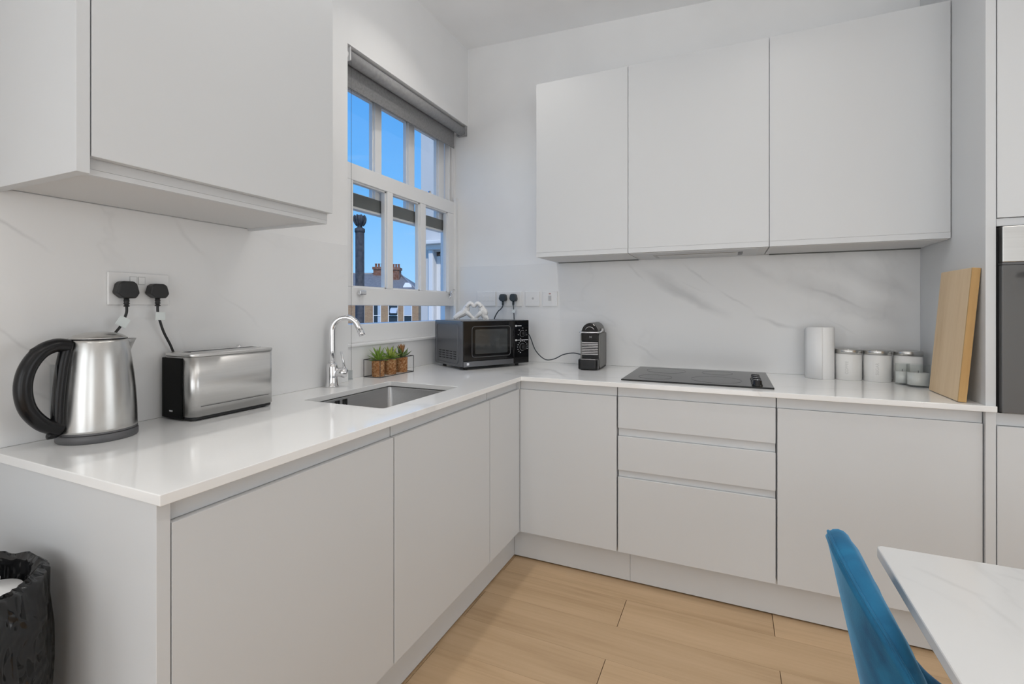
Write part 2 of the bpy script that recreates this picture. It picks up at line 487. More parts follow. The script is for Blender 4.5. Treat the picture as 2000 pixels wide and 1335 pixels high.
class MB:
    def __init__(self):
        self.v, self.f, self.s = [], [], []

    def add(self, vs_, fs, smooth=False):
        k = len(self.v)
        self.v += [tuple(p) for p in vs_]
        self.f += [tuple(i + k for i in q) for q in fs]
        self.s += [smooth] * len(fs)
        return self

    def box(self, x0, x1, y0, y1, z0, z1):
        x0, x1 = sorted((x0, x1)); y0, y1 = sorted((y0, y1)); z0, z1 = sorted((z0, z1))
        return self.add([(x, y, z) for z in (z0, z1) for y in (y0, y1) for x in (x0, x1)],
                        [(0, 2, 3, 1), (4, 5, 7, 6), (0, 1, 5, 4), (2, 6, 7, 3), (0, 4, 6, 2), (1, 3, 7, 5)])

    def prism(self, poly, h0, h1, axis=2, smooth=False):
        """poly: 2D points (ccw) in the two other axes; extruded from h0 to h1"""
        def place(a, b, h):
            return {2: (a, b, h), 1: (a, h, b), 0: (h, a, b)}[axis]
        n = len(poly)
        vs_ = [place(a, b, h0) for a, b in poly] + [place(a, b, h1) for a, b in poly]
        k = len(self.v)
        self.v += vs_
        flip = axis == 1
        caps = [tuple(range(n))[::-1], tuple(range(n, 2 * n))]
        sides = [(i, (i + 1) % n, n + (i + 1) % n, n + i) for i in range(n)]
        for q in caps + sides:
            q = q[::-1] if flip else q
            self.f.append(tuple(i + k for i in q))
        self.s += [False, False] + [smooth] * n
        return self

    def lathe(self, prof, n=32, c=(0, 0, 0), smooth=True, close=False):
        k = len(self.v)
        rings = []
        for r, z in prof:
            if r <= 1e-6:
                rings.append([len(self.v)])
                self.v.append((c[0], c[1], c[2] + z))
            else:
                rings.append(list(range(len(self.v), len(self.v) + n)))
                self.v += [(c[0] + r * math.cos(2 * PI * i / n), c[1] + r * math.sin(2 * PI * i / n), c[2] + z) for i in range(n)]
        pairs = list(zip(rings, rings[1:])) + ([(rings[-1], rings[0])] if close else [])
        for a, b in pairs:
            for i in range(n):
                j = (i + 1) % n
                if len(a) == 1 and len(b) == 1:
                    continue
                if len(a) == 1:
                    q = (a[0], b[j], b[i])
                elif len(b) == 1:
                    q = (a[i], a[j], b[0])
                else:
                    q = (a[i], a[j], b[j], b[i])
                self.f.append(q)
                self.s.append(smooth)
        return self

    def tube(self, path, r, n=10, smooth=True, closed=False, squash=None):
        path = [Vector(p) for p in path]
        m = len(path)
        rs = r if isinstance(r, (list, tuple)) else [r] * m
        up = None
        rings = []
        for i, p in enumerate(path):
            a = path[i - 1] if (i > 0 or closed) else p
            b = path[(i + 1) % m] if (i < m - 1 or closed) else p
            d = (b - a)
            d = d.normalized() if d.length > 1e-9 else Vector((0, 0, 1))
            if up is None:
                up = Vector((0, 0, 1)) if abs(d.z) < 0.9 else Vector((1, 0, 0))
            up = (up - d * up.dot(d)).normalized()
            w = d.cross(up)
            ring = []
            for k in range(n):
                t = 2 * PI * k / n
                ca, sa = math.cos(t), math.sin(t)
                if squash:
                    ca *= squash
                ring.append(len(self.v))
                self.v.append(tuple(p + (up * ca + w * sa) * rs[i]))
            rings.append(ring)
        for a, b in list(zip(rings, rings[1:])) + ([(rings[-1], rings[0])] if closed else []):
            for k in range(n):
                j = (k + 1) % n
                self.f.append((a[k], b[k], b[j], a[j]))
                self.s.append(smooth)
        if not closed:
            self.f.append(tuple(rings[0])); self.s.append(False)
            self.f.append(tuple(rings[-1][::-1])); self.s.append(False)
        return self

    def grid(self, rows, smooth=True, wrap=False):
        k = len(self.v)
        nr, nc = len(rows), len(rows[0])
        for r in rows:
            self.v += [tuple(p) for p in r]
        for i in range(nr - 1):
            for j in range(nc if wrap else nc - 1):
                j2 = (j + 1) % nc
                self.f.append((k + i * nc + j, k + i * nc + j2, k + (i + 1) * nc + j2, k + (i + 1) * nc + j))
                self.s.append(smooth)
        return self

    def mesh(self, name):
        me = bpy.data.meshes.new(name)
        me.from_pydata(self.v, [], self.f)
        me.polygons.foreach_set('use_smooth', self.s)
        me.update()
        return me


def smooth_path(pts, n=6, closed=False):
    pts = [Vector(p) for p in pts]
    out = []
    m = len(pts)
    rng = range(m if closed else m - 1)
    for i in rng:
        p0 = pts[(i - 1) % m] if (i > 0 or closed) else pts[i]
        p1, p2 = pts[i], pts[(i + 1) % m]
        p3 = pts[(i + 2) % m] if (i + 2 < m or closed) else p2
        for k in range(n):
            t = k / n
            out.append(0.5 * ((2 * p1) + (p2 - p0) * t + (2 * p0 - 5 * p1 + 4 * p2 - p3) * t * t + (3 * p1 - p0 - 3 * p2 + p3) * t ** 3))
    if not closed:
        out.append(pts[-1])
    return out


def rrect(x0, x1, y0, y1, r, n=5):
    pts = []
    for cx_, cy_, a0 in ((x1 - r, y0 + r, -PI / 2), (x1 - r, y1 - r, 0), (x0 + r, y1 - r, PI / 2), (x0 + r, y0 + r, PI)):
        for k in range(n + 1):
            a = a0 + PI / 2 * k / n
            pts.append((cx_ + r * math.cos(a), cy_ + r * math.sin(a)))
    return pts


def thing(name, label, cat, loc=(0, 0, 0), rz=0.0, group=None, kind=None):
    o = bpy.data.objects.new(name, None)
    o.empty_display_size = 0.05
    o.location = loc
    o.rotation_euler = (0, 0, rz)
    COL.objects.link(o)
    XF[o] = Matrix.Translation(loc) @ Matrix.Rotation(rz, 4, 'Z')
    tag(o, label, cat, group, kind)
    return o


def tag(o, label=None, cat=None, group=None, kind=None):
    if label: o['label'] = label
    if cat: o['category'] = cat
    if group: o['group'] = group
    if kind: o['kind'] = kind
    return o


def part(name, mb, material, parent=None, world=False, bev=0.0, seg=2, label=None, origin=None):
    """one mesh object; world=True: the builder's coordinates are world ones"""
    me = mb if isinstance(mb, bpy.types.Mesh) else mb.mesh(name)
    o = bpy.data.objects.new(name, me)
    COL.objects.link(o)
    if not me.materials:
        me.materials.append(M[material] if isinstance(material, str) else material)
    XF[o] = Matrix.Identity(4)
    if parent is not None:
        o.parent = parent
        if world:
            me.transform(XF[parent].inverted())
        XF[o] = XF[parent].copy()
    if origin is not None:
        me.transform(Matrix.Translation(-Vector(origin)))
        o.location = origin
        XF[o] = XF[o] @ Matrix.Translation(origin)
    if bev:
        b = o.modifiers.new('edge', 'BEVEL')
        b.width = bev
        b.segments = seg
        b.limit_method = 'ANGLE'
        b.angle_limit = 0.6
    if label:
        o['label'] = label
    return o


def bx(*a):
    return MB().box(*a)


def text_mb(s, size, depth=0.0004):
    c = bpy.data.curves.new('lettering', 'FONT')
    c.body = s
    c.size = size
    c.extrude = depth
    c.align_x = 'CENTER'
    c.align_y = 'CENTER'
    o = bpy.data.objects.new('lettering_tmp', c)
    COL.objects.link(o)
    dg = bpy.context.evaluated_depsgraph_get()
    me = o.evaluated_get(dg).to_mesh()
    mb = MB()
    mb.add([tuple(v.co) for v in me.vertices], [tuple(p.vertices) for p in me.polygons])
    o.evaluated_get(dg).to_mesh_clear()
    bpy.data.objects.remove(o)
    bpy.data.curves.remove(c)
    return mb


# ------------------------------------------------------------------ the room
XW = -0.012        # face of the left wall
ROOM_X, ROOM_Y = 4.3, -5.2
WY0, WY1 = -1.0816, 0.0       # window recess in the left wall
ZC = 2.90


def ceil_z(x):
    return ZC - 0.045 * max(0.0, min(x, 1.4))


floor_o = part('floor', bx(-0.22, ROOM_X, ROOM_Y, 0.3, -0.20, -0.012), 'oak_sub')
tag(floor_o, 'light oak plank floor of the kitchen', None, None, 'structure')
# planks run along the back wall, rows 0.188 m wide, butt joints alternate
PL, PW, PG = 1.120, 0.188, 0.0012
full = bx(PG, PL - PG, -PW + 0.0003, -0.0003, -0.011, 0.0).mesh('plank')
row = 0
y = -0.502
while y > ROOM_Y + 0.01:
    x = (1.690 if row % 2 == 0 else 1.140) - 2 * PL
    wdt = min(PW, y - ROOM_Y)
    while x < ROOM_X - 0.01:
        a, b_ = max(x, 0.50), min(x + PL, ROOM_X)
        if b_ - a > 0.03:
            if a == x and b_ == x + PL and wdt == PW:
                o = part('plank', full, 'oak', floor_o)
                o.location = (x, y, 0)
            else:
                o = part('plank', bx(PG, b_ - a - PG, -wdt + 0.0003, -0.0003, -0.011, 0.0), 'oak', floor_o)
                o.location = (a, y, 0)
        x += PL
    y -= PW
    row += 1

mb = MB()
xs = [-0.22, 0.0, 0.5, 1.0, 1.4, ROOM_X + 0.3]
for a, b_ in zip(xs, xs[1:]):
    za, zb = ceil_z(a), ceil_z(b_)
    mb.add([(a, ROOM_Y - 0.3, za), (b_, ROOM_Y - 0.3, zb), (b_, 0.3, zb), (a, 0.3, za),
            (a, ROOM_Y - 0.3, 3.2), (b_, ROOM_Y - 0.3, 3.2), (b_, 0.3, 3.2), (a, 0.3, 3.2)],
           [(0, 1, 2, 3), (4, 7, 6, 5), (0, 4, 5, 1), (3, 2, 6, 7)] + ([(0, 3, 7, 4)] if a == xs[0] else []) + ([(1, 5, 6, 2)] if b_ == xs[-1] else []))
tag(part('ceiling', mb, 'ceiling'), 'plain white ceiling sloping very slightly', None, None, 'structure')

mb = MB()
mb.box(-0.22, XW, ROOM_Y, WY0, -0.2, 3.0)
mb.box(-0.22, XW, WY0, WY1, 2.402, 3.0)
mb.box(-0.22, -0.066, WY0, WY1, -0.2, 1.045)
tag(part('wall_left', mb, 'wall'), 'white plaster wall with the sash window recess', None, None, 'structure')
tag(part('wall_back', bx(-0.22, ROOM_X, 0.0, 0.3, -0.2, 3.0), 'wall'), 'white plaster wall behind the hob and microwave', None, None, 'structure')
tag(part('wall_right', bx(ROOM_X, ROOM_X + 0.3, ROOM_Y - 0.3, 0.3, -0.2, 3.0), 'wall'), 'white plaster wall beyond the tall units', None, None, 'structure')
mb = MB()
mb.box(-0.22, 0.45, ROOM_Y - 0.3, ROOM_Y, -0.2, 3.0).box(1.85, 2.45, ROOM_Y - 0.3, ROOM_Y, -0.2, 3.0).box(3.85, ROOM_X, ROOM_Y - 0.3, ROOM_Y, -0.2, 3.0)
for a, b_ in ((0.45, 1.85), (2.45, 3.85)):
    mb.box(a, b_, ROOM_Y - 0.3, ROOM_Y, -0.2, 0.05).box(a, b_, ROOM_Y - 0.3, ROOM_Y, 2.35, 3.0).box(a, b_, ROOM_Y - 0.3, ROOM_Y - 0.25, 0.05, 2.35)
tag(part('wall_front', mb, 'wall'), 'white plaster wall behind the viewer with two added windows', None, None, 'structure')

# unseen window frames added around the area lights above
def far_window(name, label, axis, at_, a0, a1, z0, z1):
    f = MB()
    w = 0.06
    for (p0, p1, q0, q1) in ((a0 - w, a0, z0 - w, z1 + w), (a1, a1 + w, z0 - w, z1 + w), (a0, a1, z0 - w, z0), (a0, a1, z1, z1 + w)):
        if axis == 'y':
            f.box(p0, p1, at_ - 0.02, at_ + 0.02, q0, q1)
        else:
            f.box(at_ - 0.02, at_ + 0.02, p0, p1, q0, q1)
    tag(part(name, f, 'upvc', None, False, 0.003), label, None, None, 'structure')


far_window('window_added_2', 'added tall white window behind the viewer near the sink wall', 'y', -5.178, 0.45, 1.85, 0.10, 2.30)
far_window('window_added_3', 'added tall white window behind the viewer near the far wall', 'y', -5.178, 2.45, 3.85, 0.10, 2.30)
far_window('window_4', 'white window in the wall beyond the tall units', 'x', 4.278, -2.30, -0.60, 0.45, 2.05)
far_window('window_added_5', 'added white window further along the sink wall', 'x', 0.010, -4.40, -3.10, 0.55, 2.15)

# ------------------------------------------------------------------ sash window
win = thing('window_1', 'white timber sash window over the sink, lower sash raised', None, (-0.15, -0.54, 1.06), 0, None, 'structure')
fr = MB()
fr.box(-0.215, -0.085, WY0, -1.036, 1.06, 2.402)          # near jamb
fr.box(-0.215, -0.102, -0.004, -0.0005, 1.06, 2.402)       # far jamb
fr.box(-0.102, -0.085, -0.030, -0.0005, 1.06, 1.94)
fr.box(-0.215, -0.085, -1.036, -0.004, 2.36, 2.402)        # head
fr.box(-0.215, -0.092, -1.036, -0.004, 1.06, 1.148)        # bottom member
part('frame', fr, 'upvc', win, True, 0.002)
bead = MB().box(-0.150, -0.146, -0.062, -0.004, 1.148, 2.36).box(-0.150, -0.146, -1.036, -1.010, 1.148, 2.36)
bead.box(-0.145, -0.118, -0.060, -0.045, 1.90, 2.36).box(-0.145, -0.118, -0.026, -0.004, 1.90, 2.36)
part('parting_bead', bead, 'upvc', win, True, 0.0015)
part('sash_groove', bx(-0.1455, -0.144, -0.0445, -0.0265, 1.92, 2.30), 'socket_line', win, True)


def sash(name, xi, th, y0, y1, z0, z1, panes, gz0, gz1):
    """timber frame with three upright panes"""
    s = MB()
    s.box(xi - th, xi, y0, y1, z0, gz0).box(xi - th, xi, y0, y1, gz1, z1)
    edges = [y0] + [v for p in panes for v in p] + [y1]
    for a, b_ in zip(edges[::2], edges[1::2]):
        s.box(xi - th, xi, a, b_, gz0, gz1)
    o = part(name, s, 'upvc', win, True, 0.003)
    mold = MB()
    for a, b_ in panes:
        for (c0, c1, d0, d1) in ((a, a + 0.007, gz0, gz1), (b_ - 0.007, b_, gz0, gz1), (a, b_, gz0, gz0 + 0.007), (a, b_, gz1 - 0.007, gz1)):
            mold.box(xi - th + 0.006, xi - 0.012, c0, c1, d0, d1)
    part('moulding', mold, 'upvc', o, True)
    for a, b_ in panes:
        part('pane', bx(xi - th * 0.5 - 0.002, xi - th * 0.5 + 0.002, a + 0.004, b_ - 0.004, gz0 + 0.004, gz1 - 0.004), 'glass', o, True)
    return o


lo = sash('lower_sash', -0.100, 0.042, -1.034, -0.006, 1.239, 1.915, [(-0.949, -0.697), (-0.650, -0.397), (-0.345, -0.094)], 1.326, 1.836)
up = sash('upper_sash', -0.150, 0.040, -1.034, -0.064, 1.715, 2.356, [(-0.975, -0.735), (-0.682, -0.446), (-0.388, -0.131)], 1.790, 2.300)
part('meeting_rail', bx(-0.1498, -0.1465, -1.030, -0.068, 1.727, 1.790), 'rail_dark', up, True, label='dark grey-green meeting rail')  # thin dark grey-green strip laid over the rail, lower edge left white
# fittings: sash lock, lifts and key plate
lift = MB().box(-0.100, -0.084, -0.924, -0.880, 1.290, 1.302).box(-0.086, -0.080, -0.924, -0.880, 1.292, 1.310)
part('sash_lift', lift, 'chrome', lo, True, 0.002)
lift = MB().tube([(-0.100, -0.085, 1.315), (-0.075, -0.085, 1.315)], 0.007, 8).tube([(-0.078, -0.10, 1.322), (-0.078, -0.065, 1.345)], 0.005, 8).tube([(-0.078, -0.095, 1.318), (-0.078, -0.115, 1.290)], 0.004, 8)
part('sash_stop', lift, 'chrome', lo, True)
lock = MB().box(-0.150, -0.138, -0.625, -0.570, 2.318, 2.326).tube([(-0.142, -0.598, 2.322), (-0.120, -0.598, 2.322)], 0.006, 8).tube([(-0.124, -0.615, 2.316), (-0.124, -0.582, 2.332)], 0.005, 8)
part('sash_lock', lock, 'chrome', up, True)
lock = MB().lathe([(0.0, 0.018), (0.009, 0.016), (0.011, 0.0)], 12, (-0.118, -0.28, 1.915)).box(-0.122, -0.114, -0.30, -0.24, 1.915, 1.920)
part('sash_fastener', lock, 'chrome', lo, True)
sill = MB().box(-0.216, -0.046, WY0, -0.0005, 1.045, 1.060)
part('sill', sill, 'upvc', win, True, 0.004)

# ------------------------------------------------------------------ splashbacks
part_l = part('splashback', bx(XW + 0.0006, XW + 0.0042, -2.33, WY0 - 0.0005, 0.9005, 1.503), 'splash_left', None, False, 0.0008)
tag(part_l, 'veined white quartz splashback behind the kettle and toaster', 'splashback')
tag(part('splashback', bx(-0.066, 2.3163, -0.008, -0.0006, 0.9005, 1.493), 'splash_back', None, False, 0.0008), 'long veined white quartz splashback behind the hob', 'splashback')
tag(part('upstand', bx(-0.066, -0.056, WY0 + 0.001, -0.0085, 0.9005, 1.0445), 'splash_left', None, False, 0.0008), 'low quartz upstand under the window sill', 'upstand')

# ------------------------------------------------------------------ worktop with sink opening
XL, YB = 0.6325, -0.6251
YE = -2.2243
SX0, SX1, SY0, SY1 = 0.157, 0.5125, -1.482, -1.004
bm = bmesh.new()


def loop(pts, z):
    vs_ = [bm.verts.new((x_, y_, z)) for x_, y_ in pts]
    return [bm.edges.new((vs_[i], vs_[(i + 1) % len(vs_)])) for i in range(len(vs_))], vs_


outer = [(XW, YE), (XL, YE), (XL, YB), (2.342, YB), (2.342, -0.6135), (2.3155, -0.6135), (2.3155, -0.001), (-0.0655, -0.001), (-0.0655, WY0 + 0.0006), (XW, WY0 + 0.0006)]
hole = rrect(SX0, SX1, SY0, SY1, 0.012, 4)
e1, v1 = loop(outer, 0.90)
e2, v2 = loop(hole, 0.90)
r = bmesh.ops.triangle_fill(bm, use_beauty=True, use_dissolve=False, edges=e1 + e2)
faces = [g for g in r['geom'] if isinstance(g, bmesh.types.BMFace)]
for f in faces:
    f.normal_update()
    if f.normal.z < 0:
        f.normal_flip()
ex = bmesh.ops.extrude_face_region(bm, geom=faces)
for g in ex['geom']:
    if isinstance(g, bmesh.types.BMVert):
        g.co.z = 0.88
bmesh.ops.recalc_face_normals(bm, faces=bm.faces)
bmesh.ops.dissolve_limit(bm, angle_limit=0.01, verts=bm.verts, edges=bm.edges)
me = bpy.data.meshes.new('worktop')
bm.to_mesh(me)
bm.free()
tag(part('worktop', me, 'worktop', None, False, 0.0015), 'continuous white quartz worktop running round the corner', 'worktop')

# sink bowl
sink = thing('kitchen_sink', 'undermounted rectangular stainless steel sink bowl below the tap', 'sink', ((SX0 + SX1) / 2, (SY0 + SY1) / 2, 0.70))
rows = []
g_ = 0.004
for (ins, z, rr) in ((-0.012 + -0.0, 0.8795, 0.02), (-g_, 0.8790, 0.015), (-g_ + 0.001, 0.872, 0.016), (0.004, 0.735, 0.030), (0.020, 0.712, 0.035), (0.055, 0.706, 0.04)):
    rows.append([(x_, y_, z) for x_, y_ in rrect(SX0 + ins, SX1 - ins, SY0 + ins, SY1 - ins, rr, 6)])
mb = MB().grid(rows, True, True)
k = len(mb.v)
mb.f.append(tuple(range(k - len(rows[-1]), k)))
mb.s.append(False)
bowl = part('bowl', mb, 'sink', sink, True)
mb = MB()
for yy in (-1.322, -1.308, -1.282, -1.268):
    mb.box(SX0 - 0.004, SX0 + 0.0012, yy - 0.0035, yy + 0.0035, 0.838, 0.868)
part('overflow_slot', mb, 'black_matt', bowl, True)
part('drain', MB().lathe([(0.0, 0.004), (0.03, 0.004), (0.042, 0.006), (0.045, 0.0)], 24, ((SX0 + SX1) / 2, (SY0 + SY1) / 2, 0.707)), 'chrome', sink, True)

# ------------------------------------------------------------------ base cabinets
XD, YD = 0.614, -0.6044        # door front planes of the two runs
ZT, ZB = 0.8365, 0.152         # door top / bottom
DT = 0.020


def base_left(y0, y1, label, name='base_cabinet'):
    t = thing(name, label, 'cabinet', (0.3, (y0 + y1) / 2, 0), 0, 'base cabinets')
    body = bx(0.02, XD - 0.027, y0 + 0.0005, y1 - 0.0005, 0.1505, 0.8795) if not (y0 < -1.1 and y1 > -1.5) else None
    if body is None:
        body = MB().box(0.02, XD - 0.027, y0 + 0.0005, y1 - 0.0005, 0.1505, 0.66)
        body.box(0.545, XD - 0.027, y0 + 0.0005, y1 - 0.0005, 0.6605, 0.8795)
    part('carcass', body, 'cab', t, True)
    part('handle_channel', bx(XD - 0.0265, XD - 0.0150, y0 + 0.001, y1 - 0.001, ZT + 0.001, 0.8790), 'cab', t, True)
    part('door', bx(XD - DT, XD, y0 + 0.0015, y1 - 0.0015, ZB, ZT), 'cab', t, True, 0.0012)
    return t


pn = part('end_panel', bx(XW + 0.001, XD, -2.2195, -2.1955, 0.0, 0.8795), 'cab', None, False, 0.001)
tag(pn, 'white base end panel at the open end of the worktop', 'panel')
base_left(-2.1945, -1.5585, 'white handleless base cabinet below the kettle and toaster')
base_left(-1.5565, -0.9205, 'white handleless base cabinet below the sink')
base_left(-0.9185, -0.6060, 'narrow white base cabinet front tucked into the inner corner')


def base_back(x0, x1, label, name='base_cabinet'):
    t = thing(name, label, 'cabinet', ((x0 + x1) / 2, -0.3, 0), 0, 'base cabinets')
    part('carcass', bx(x0 + 0.0005, x1 - 0.0005, YD + 0.027, -0.02, 0.1505, 0.8795), 'cab', t, True)
    part('handle_channel', bx(x0 + 0.001, x1 - 0.001, YD + 0.0090, YD + 0.0265, ZT + 0.001, 0.8790), 'cab', t, True)
    return t


t = base_back(0.6155, 1.0815, 'white handleless corner base cabinet below the coffee machine')
part('door', bx(0.6165, 1.0800, YD, YD + DT, ZB, ZT), 'cab', t, True, 0.0012)
part('corner_post', bx(0.5880, 0.6148, -0.6054, -0.5782, 0.1505, 0.8792), 'cab', t, True)
t = base_back(1.0835, 1.7005, 'white base unit with three wide handleless drawers under the hob', 'drawer_unit')
for z0, z1 in ((0.6985, ZT), (0.5140, 0.6625), (ZB, 0.4825)):
    part('drawer_front', bx(1.0865, 1.6985, YD, YD + DT, z0, z1), 'cab', t, True, 0.0012)
for z0, z1 in ((0.6635, 0.6975), (0.4835, 0.5130)):
    part('handle_channel', bx(1.087, 1.698, YD + 0.0120, YD + 0.0262, z0, z1), 'cab', t, True)
t = base_back(1.7025, 2.3145, 'wide white handleless base cabinet beside the tall oven unit')
part('door', bx(1.7045, 2.3125, YD, YD + DT, ZB, ZT), 'cab', t, True, 0.0012)

bl = part('baseboard_left', bx(XD - 0.066, XD - 0.050, -2.195, -0.5526, 0.007, 0.1495), 'cab', None, False, 0.0008)
tag(bl, 'white plinth board under the sink run', None, None, 'structure')
bb = thing('baseboard_back', 'white plinth boards under the hob run', None, (0.57, -0.5526, 0), 0, None, 'structure')
part('board', bx(0.5645, 1.1295, -0.5526, -0.5366, 0.007, 0.1495), 'cab', bb, True, 0.0008)
part('board', bx(1.1305, 2.3150, -0.5526, -0.5366, 0.007, 0.1495), 'cab', bb, True, 0.0008)

# ------------------------------------------------------------------ wall cabinets
ZU0, ZU1 = 1.519, 2.414


def wall_back(x0, x1, label, left_side=False):
    t = thing('wall_cabinet', label, 'cabinet', ((x0 + x1) / 2, -0.17, 1.494), 0, 'wall cabinets over the hob')
    part('carcass', bx(x0 + 0.0005, x1 - 0.0005, -0.3405, -0.009, 1.4965, ZU1 - 0.001), 'cab', t, True)
    part('underside', bx(x0 + (0.014 if left_side else 0.002), x1 - 0.002, -0.325, -0.012, 1.4935, 1.4960), 'cab_grey', t, True)
    part('door', bx(x0 + 0.0015, x1 - 0.0015, -0.222, -0.342, ZU0, ZU1), 'cab', t, True, 0.0012)
    if not (1.0 < x0 < 1.5):
        part('light_rail', bx(x0 + 0.02, x1 - 0.004, -0.034, -0.014, 1.4895, 1.4934), 'rail_dark', t, True)
    part('front_rail', bx(x0 + 0.0015, x1 - 0.0015, -0.3425, -0.3408, 1.4955, ZU0 - 0.001), 'cab', t, True)
    return t


wall_back(0.5960, 1.0800, 'white wall cabinet nearest the window over the coffee machine', True)
wall_back(1.0810, 1.6935, 'white wall cabinet over the hob with the extractor beneath')
wall_back(1.6945, 2.3145, 'white wall cabinet between the extractor cabinet and the tall oven unit')

t = thing('wall_cabinet', 'large white wall cabinet over the kettle and toaster', 'cabinet', (0.17, -1.88, 1.497))
part('side_panel', bx(XW + 0.005, 0.3687, -2.2265, -2.2035, 1.494, ZU1), 'cab', t, True, 0.001)
part('carcass', bx(XW + 0.005, 0.3467, -2.203, -1.5575, 1.509, ZU1 - 0.001), 'cab', t, True)
part('underside', bx(XW + 0.010, 0.330, -2.200, -1.574, 1.5035, 1.5085), 'cab_grey', t, True)
part('bottom_rail', MB().box(0.3305, 0.3467, -2.203, -1.5575, 1.497, 1.5085).box(XW + 0.005, 0.330, -1.5735, -1.5575, 1.497, 1.5085), 'cab', t, True)
part('door', bx(0.3487, 0.3687, -2.2010, -1.5555, 1.5300, ZU1), 'cab', t, True, 0.0012)

# extractor
t = thing('extractor_hood', 'slim built-in extractor under the middle wall cabinet', 'extractor', (1.39, -0.17, 1.47))
mb = MB().box(1.115, 1.655, -0.323, -0.014, 1.4905, 1.4932)
part('housing', mb, 'cab', t, True, 0.001)
part('filter_panel', bx(1.20, 1.57, -0.225, -0.10, 1.4885, 1.4903), 'steel_x', t, True, 0.001)
part('slot', bx(1.183, 1.198, -0.225, -0.10, 1.4890, 1.4903), 'socket_line', t, True)
part('slot', bx(1.572, 1.592, -0.225, -0.10, 1.4890, 1.4903), 'grey_plastic', t, True)
part('light_strip', bx(1.19, 1.585, -0.098, -0.088, 1.4890, 1.4903), 'socket_line', t, True)

# ------------------------------------------------------------------ tall units
YT = -0.610
pn = part('end_panel', bx(2.3165, 2.3430, -0.6125, -0.0005, 0.0, 2.83), 'cab', None, False, 0.001)
tag(pn, 'tall white end panel the chopping board leans against', 'panel')
t = thing('tall_oven_unit', 'tall white unit housing the built-in oven', 'cabinet', (2.65, -0.3, 0))
mb = MB().box(2.3445, 2.9545, -0.585, -0.01, 0.15, 0.868).box(2.3445, 2.9545, -0.585, -0.01, 1.5065, 2.83)
mb.box(2.3445, 2.9545, -0.05, -0.01, 0.868, 1.5065).box(2.3445, 2.3465, -0.585, -0.05, 0.868, 1.5065).box(2.9525, 2.9545, -0.585, -0.05, 0.868, 1.5065)
part('carcass', mb, 'cab', t, True)
part('door', bx(2.3470, 2.9520, YT, YT + DT, 1.5255, 2.81), 'cab', t, True, 0.0012)
part('door', bx(2.3470, 2.9520, YT, YT + DT, 0.152, 0.8330), 'cab', t, True, 0.0012)
part('filler_strip', bx(2.3470, 2.9520, -0.604, -0.586, 1.4985, 1.5235), 'cab', t, True)
part('filler_strip', bx(2.3470, 2.9520, -0.595, -0.586, 0.8345, 0.8750), 'cab', t, True)
part('plinth', bx(2.3445, 2.9545, -0.5526, -0.5366, 0.001, 0.1495), 'cab', t, True)
ov = thing('built_in_oven', 'built-in oven with steel control panel and dark glass door', 'oven', (2.65, -0.3, 0.8785))
part('body', bx(2.3500, 2.9490, -0.595, -0.06, 0.8790, 1.4940), 'black_matt', ov, True)
cp = part('control_panel', bx(2.3545, 2.9460, -0.625, -0.5955, 1.3760, 1.4950), 'steel_x', ov, True, 0.003)
for xx in (2.47, 2.83):
    part('knob', MB().lathe([(0.0, 0.022), (0.016, 0.021), (0.018, 0.0)], 20), 'chrome', cp).matrix_basis = Matrix.Translation((xx - 2.65, -0.325, 1.435 - 0.8785)) @ Matrix.Rotation(PI / 2, 4, 'X')
part('display', bx(2.56, 2.74, -0.6262, -0.6255, 1.41, 1.46), 'black_gloss', cp, True)
dr = part('door', bx(2.3540, 2.9480, -0.624, -0.5965, 0.8800, 1.3680), 'oven_glass', ov, True, 0.003)
part('door_trim', bx(2.3540, 2.9480, -0.6255, -0.597, 1.3685, 1.3755), 'grey_plastic', dr, True)
part('handle', MB().tube([(2.40, -0.655, 1.335), (2.90, -0.655, 1.335)], 0.009, 12).box(2.412, 2.436, -0.655, -0.624, 1.327, 1.343).box(2.866, 2.890, -0.655, -0.624, 1.327, 1.343), 'grey_plastic', dr, True)

# ------------------------------------------------------------------ tap
tp = thing('kitchen_tap', 'chrome swan-neck mixer tap behind the sink', 'tap', (0.030, -1.217, 0.900))
mb = MB().lathe([(0.0, 0), (0.0265, 0), (0.0265, 0.004), (0.023, 0.010), (0.0215, 0.040), (0.0225, 0.078), (0.0205, 0.092), (0.0150, 0.098), (0.0, 0.098)], 28)
part('body', mb, 'chrome', tp)
D_ = Vector((0.86, 0.51, 0)).normalized()
path = [(0, 0, 0.09), (0, 0, 0.15), (0, 0, 0.233)]
R_ = 0.054
for k in range(1, 13):
    a = PI - (PI * 0.90) * k / 12
    p = D_ * (R_ + R_ * math.cos(a))
    path.append((p.x, p.y, 0.233 + R_ * math.sin(a)))
last = Vector(path[-1]); dirv = (last - Vector(path[-2])).normalized()
path.append(tuple(last + dirv * 0.030))
part('spout', MB().tube(path, [0.0125] * (len(path) - 3) + [0.0125, 0.0125, 0.0115], 18), 'chrome', tp)
tip = last + dirv * 0.020
part('aerator', MB().tube([tuple(tip), tuple(tip + dirv * 0.024)], [0.0135, 0.0128], 18), 'chrome', tp)
side = Vector((0.80, 0.60, 0))
hb = part('handle_hub', MB().tube([tuple(side * 0.012 + Vector((0, 0, 0.060))), tuple(side * 0.040 + Vector((0, 0, 0.058))), tuple(side * 0.052 + Vector((0, 0, 0.056))), tuple(side * 0.062 + Vector((0, 0, 0.054)))], [0.018, 0.021, 0.0235, 0.012], 18), 'chrome', tp)
part('lever', MB().tube([tuple(side * 0.050 + Vector((0, 0, 0.07))), tuple(side * 0.045 + Vector((0, 0, 0.105))), tuple(side * 0.036 + Vector((0, 0, 0.145)))], [0.006, 0.004, 0.0048], 10), 'chrome', hb)

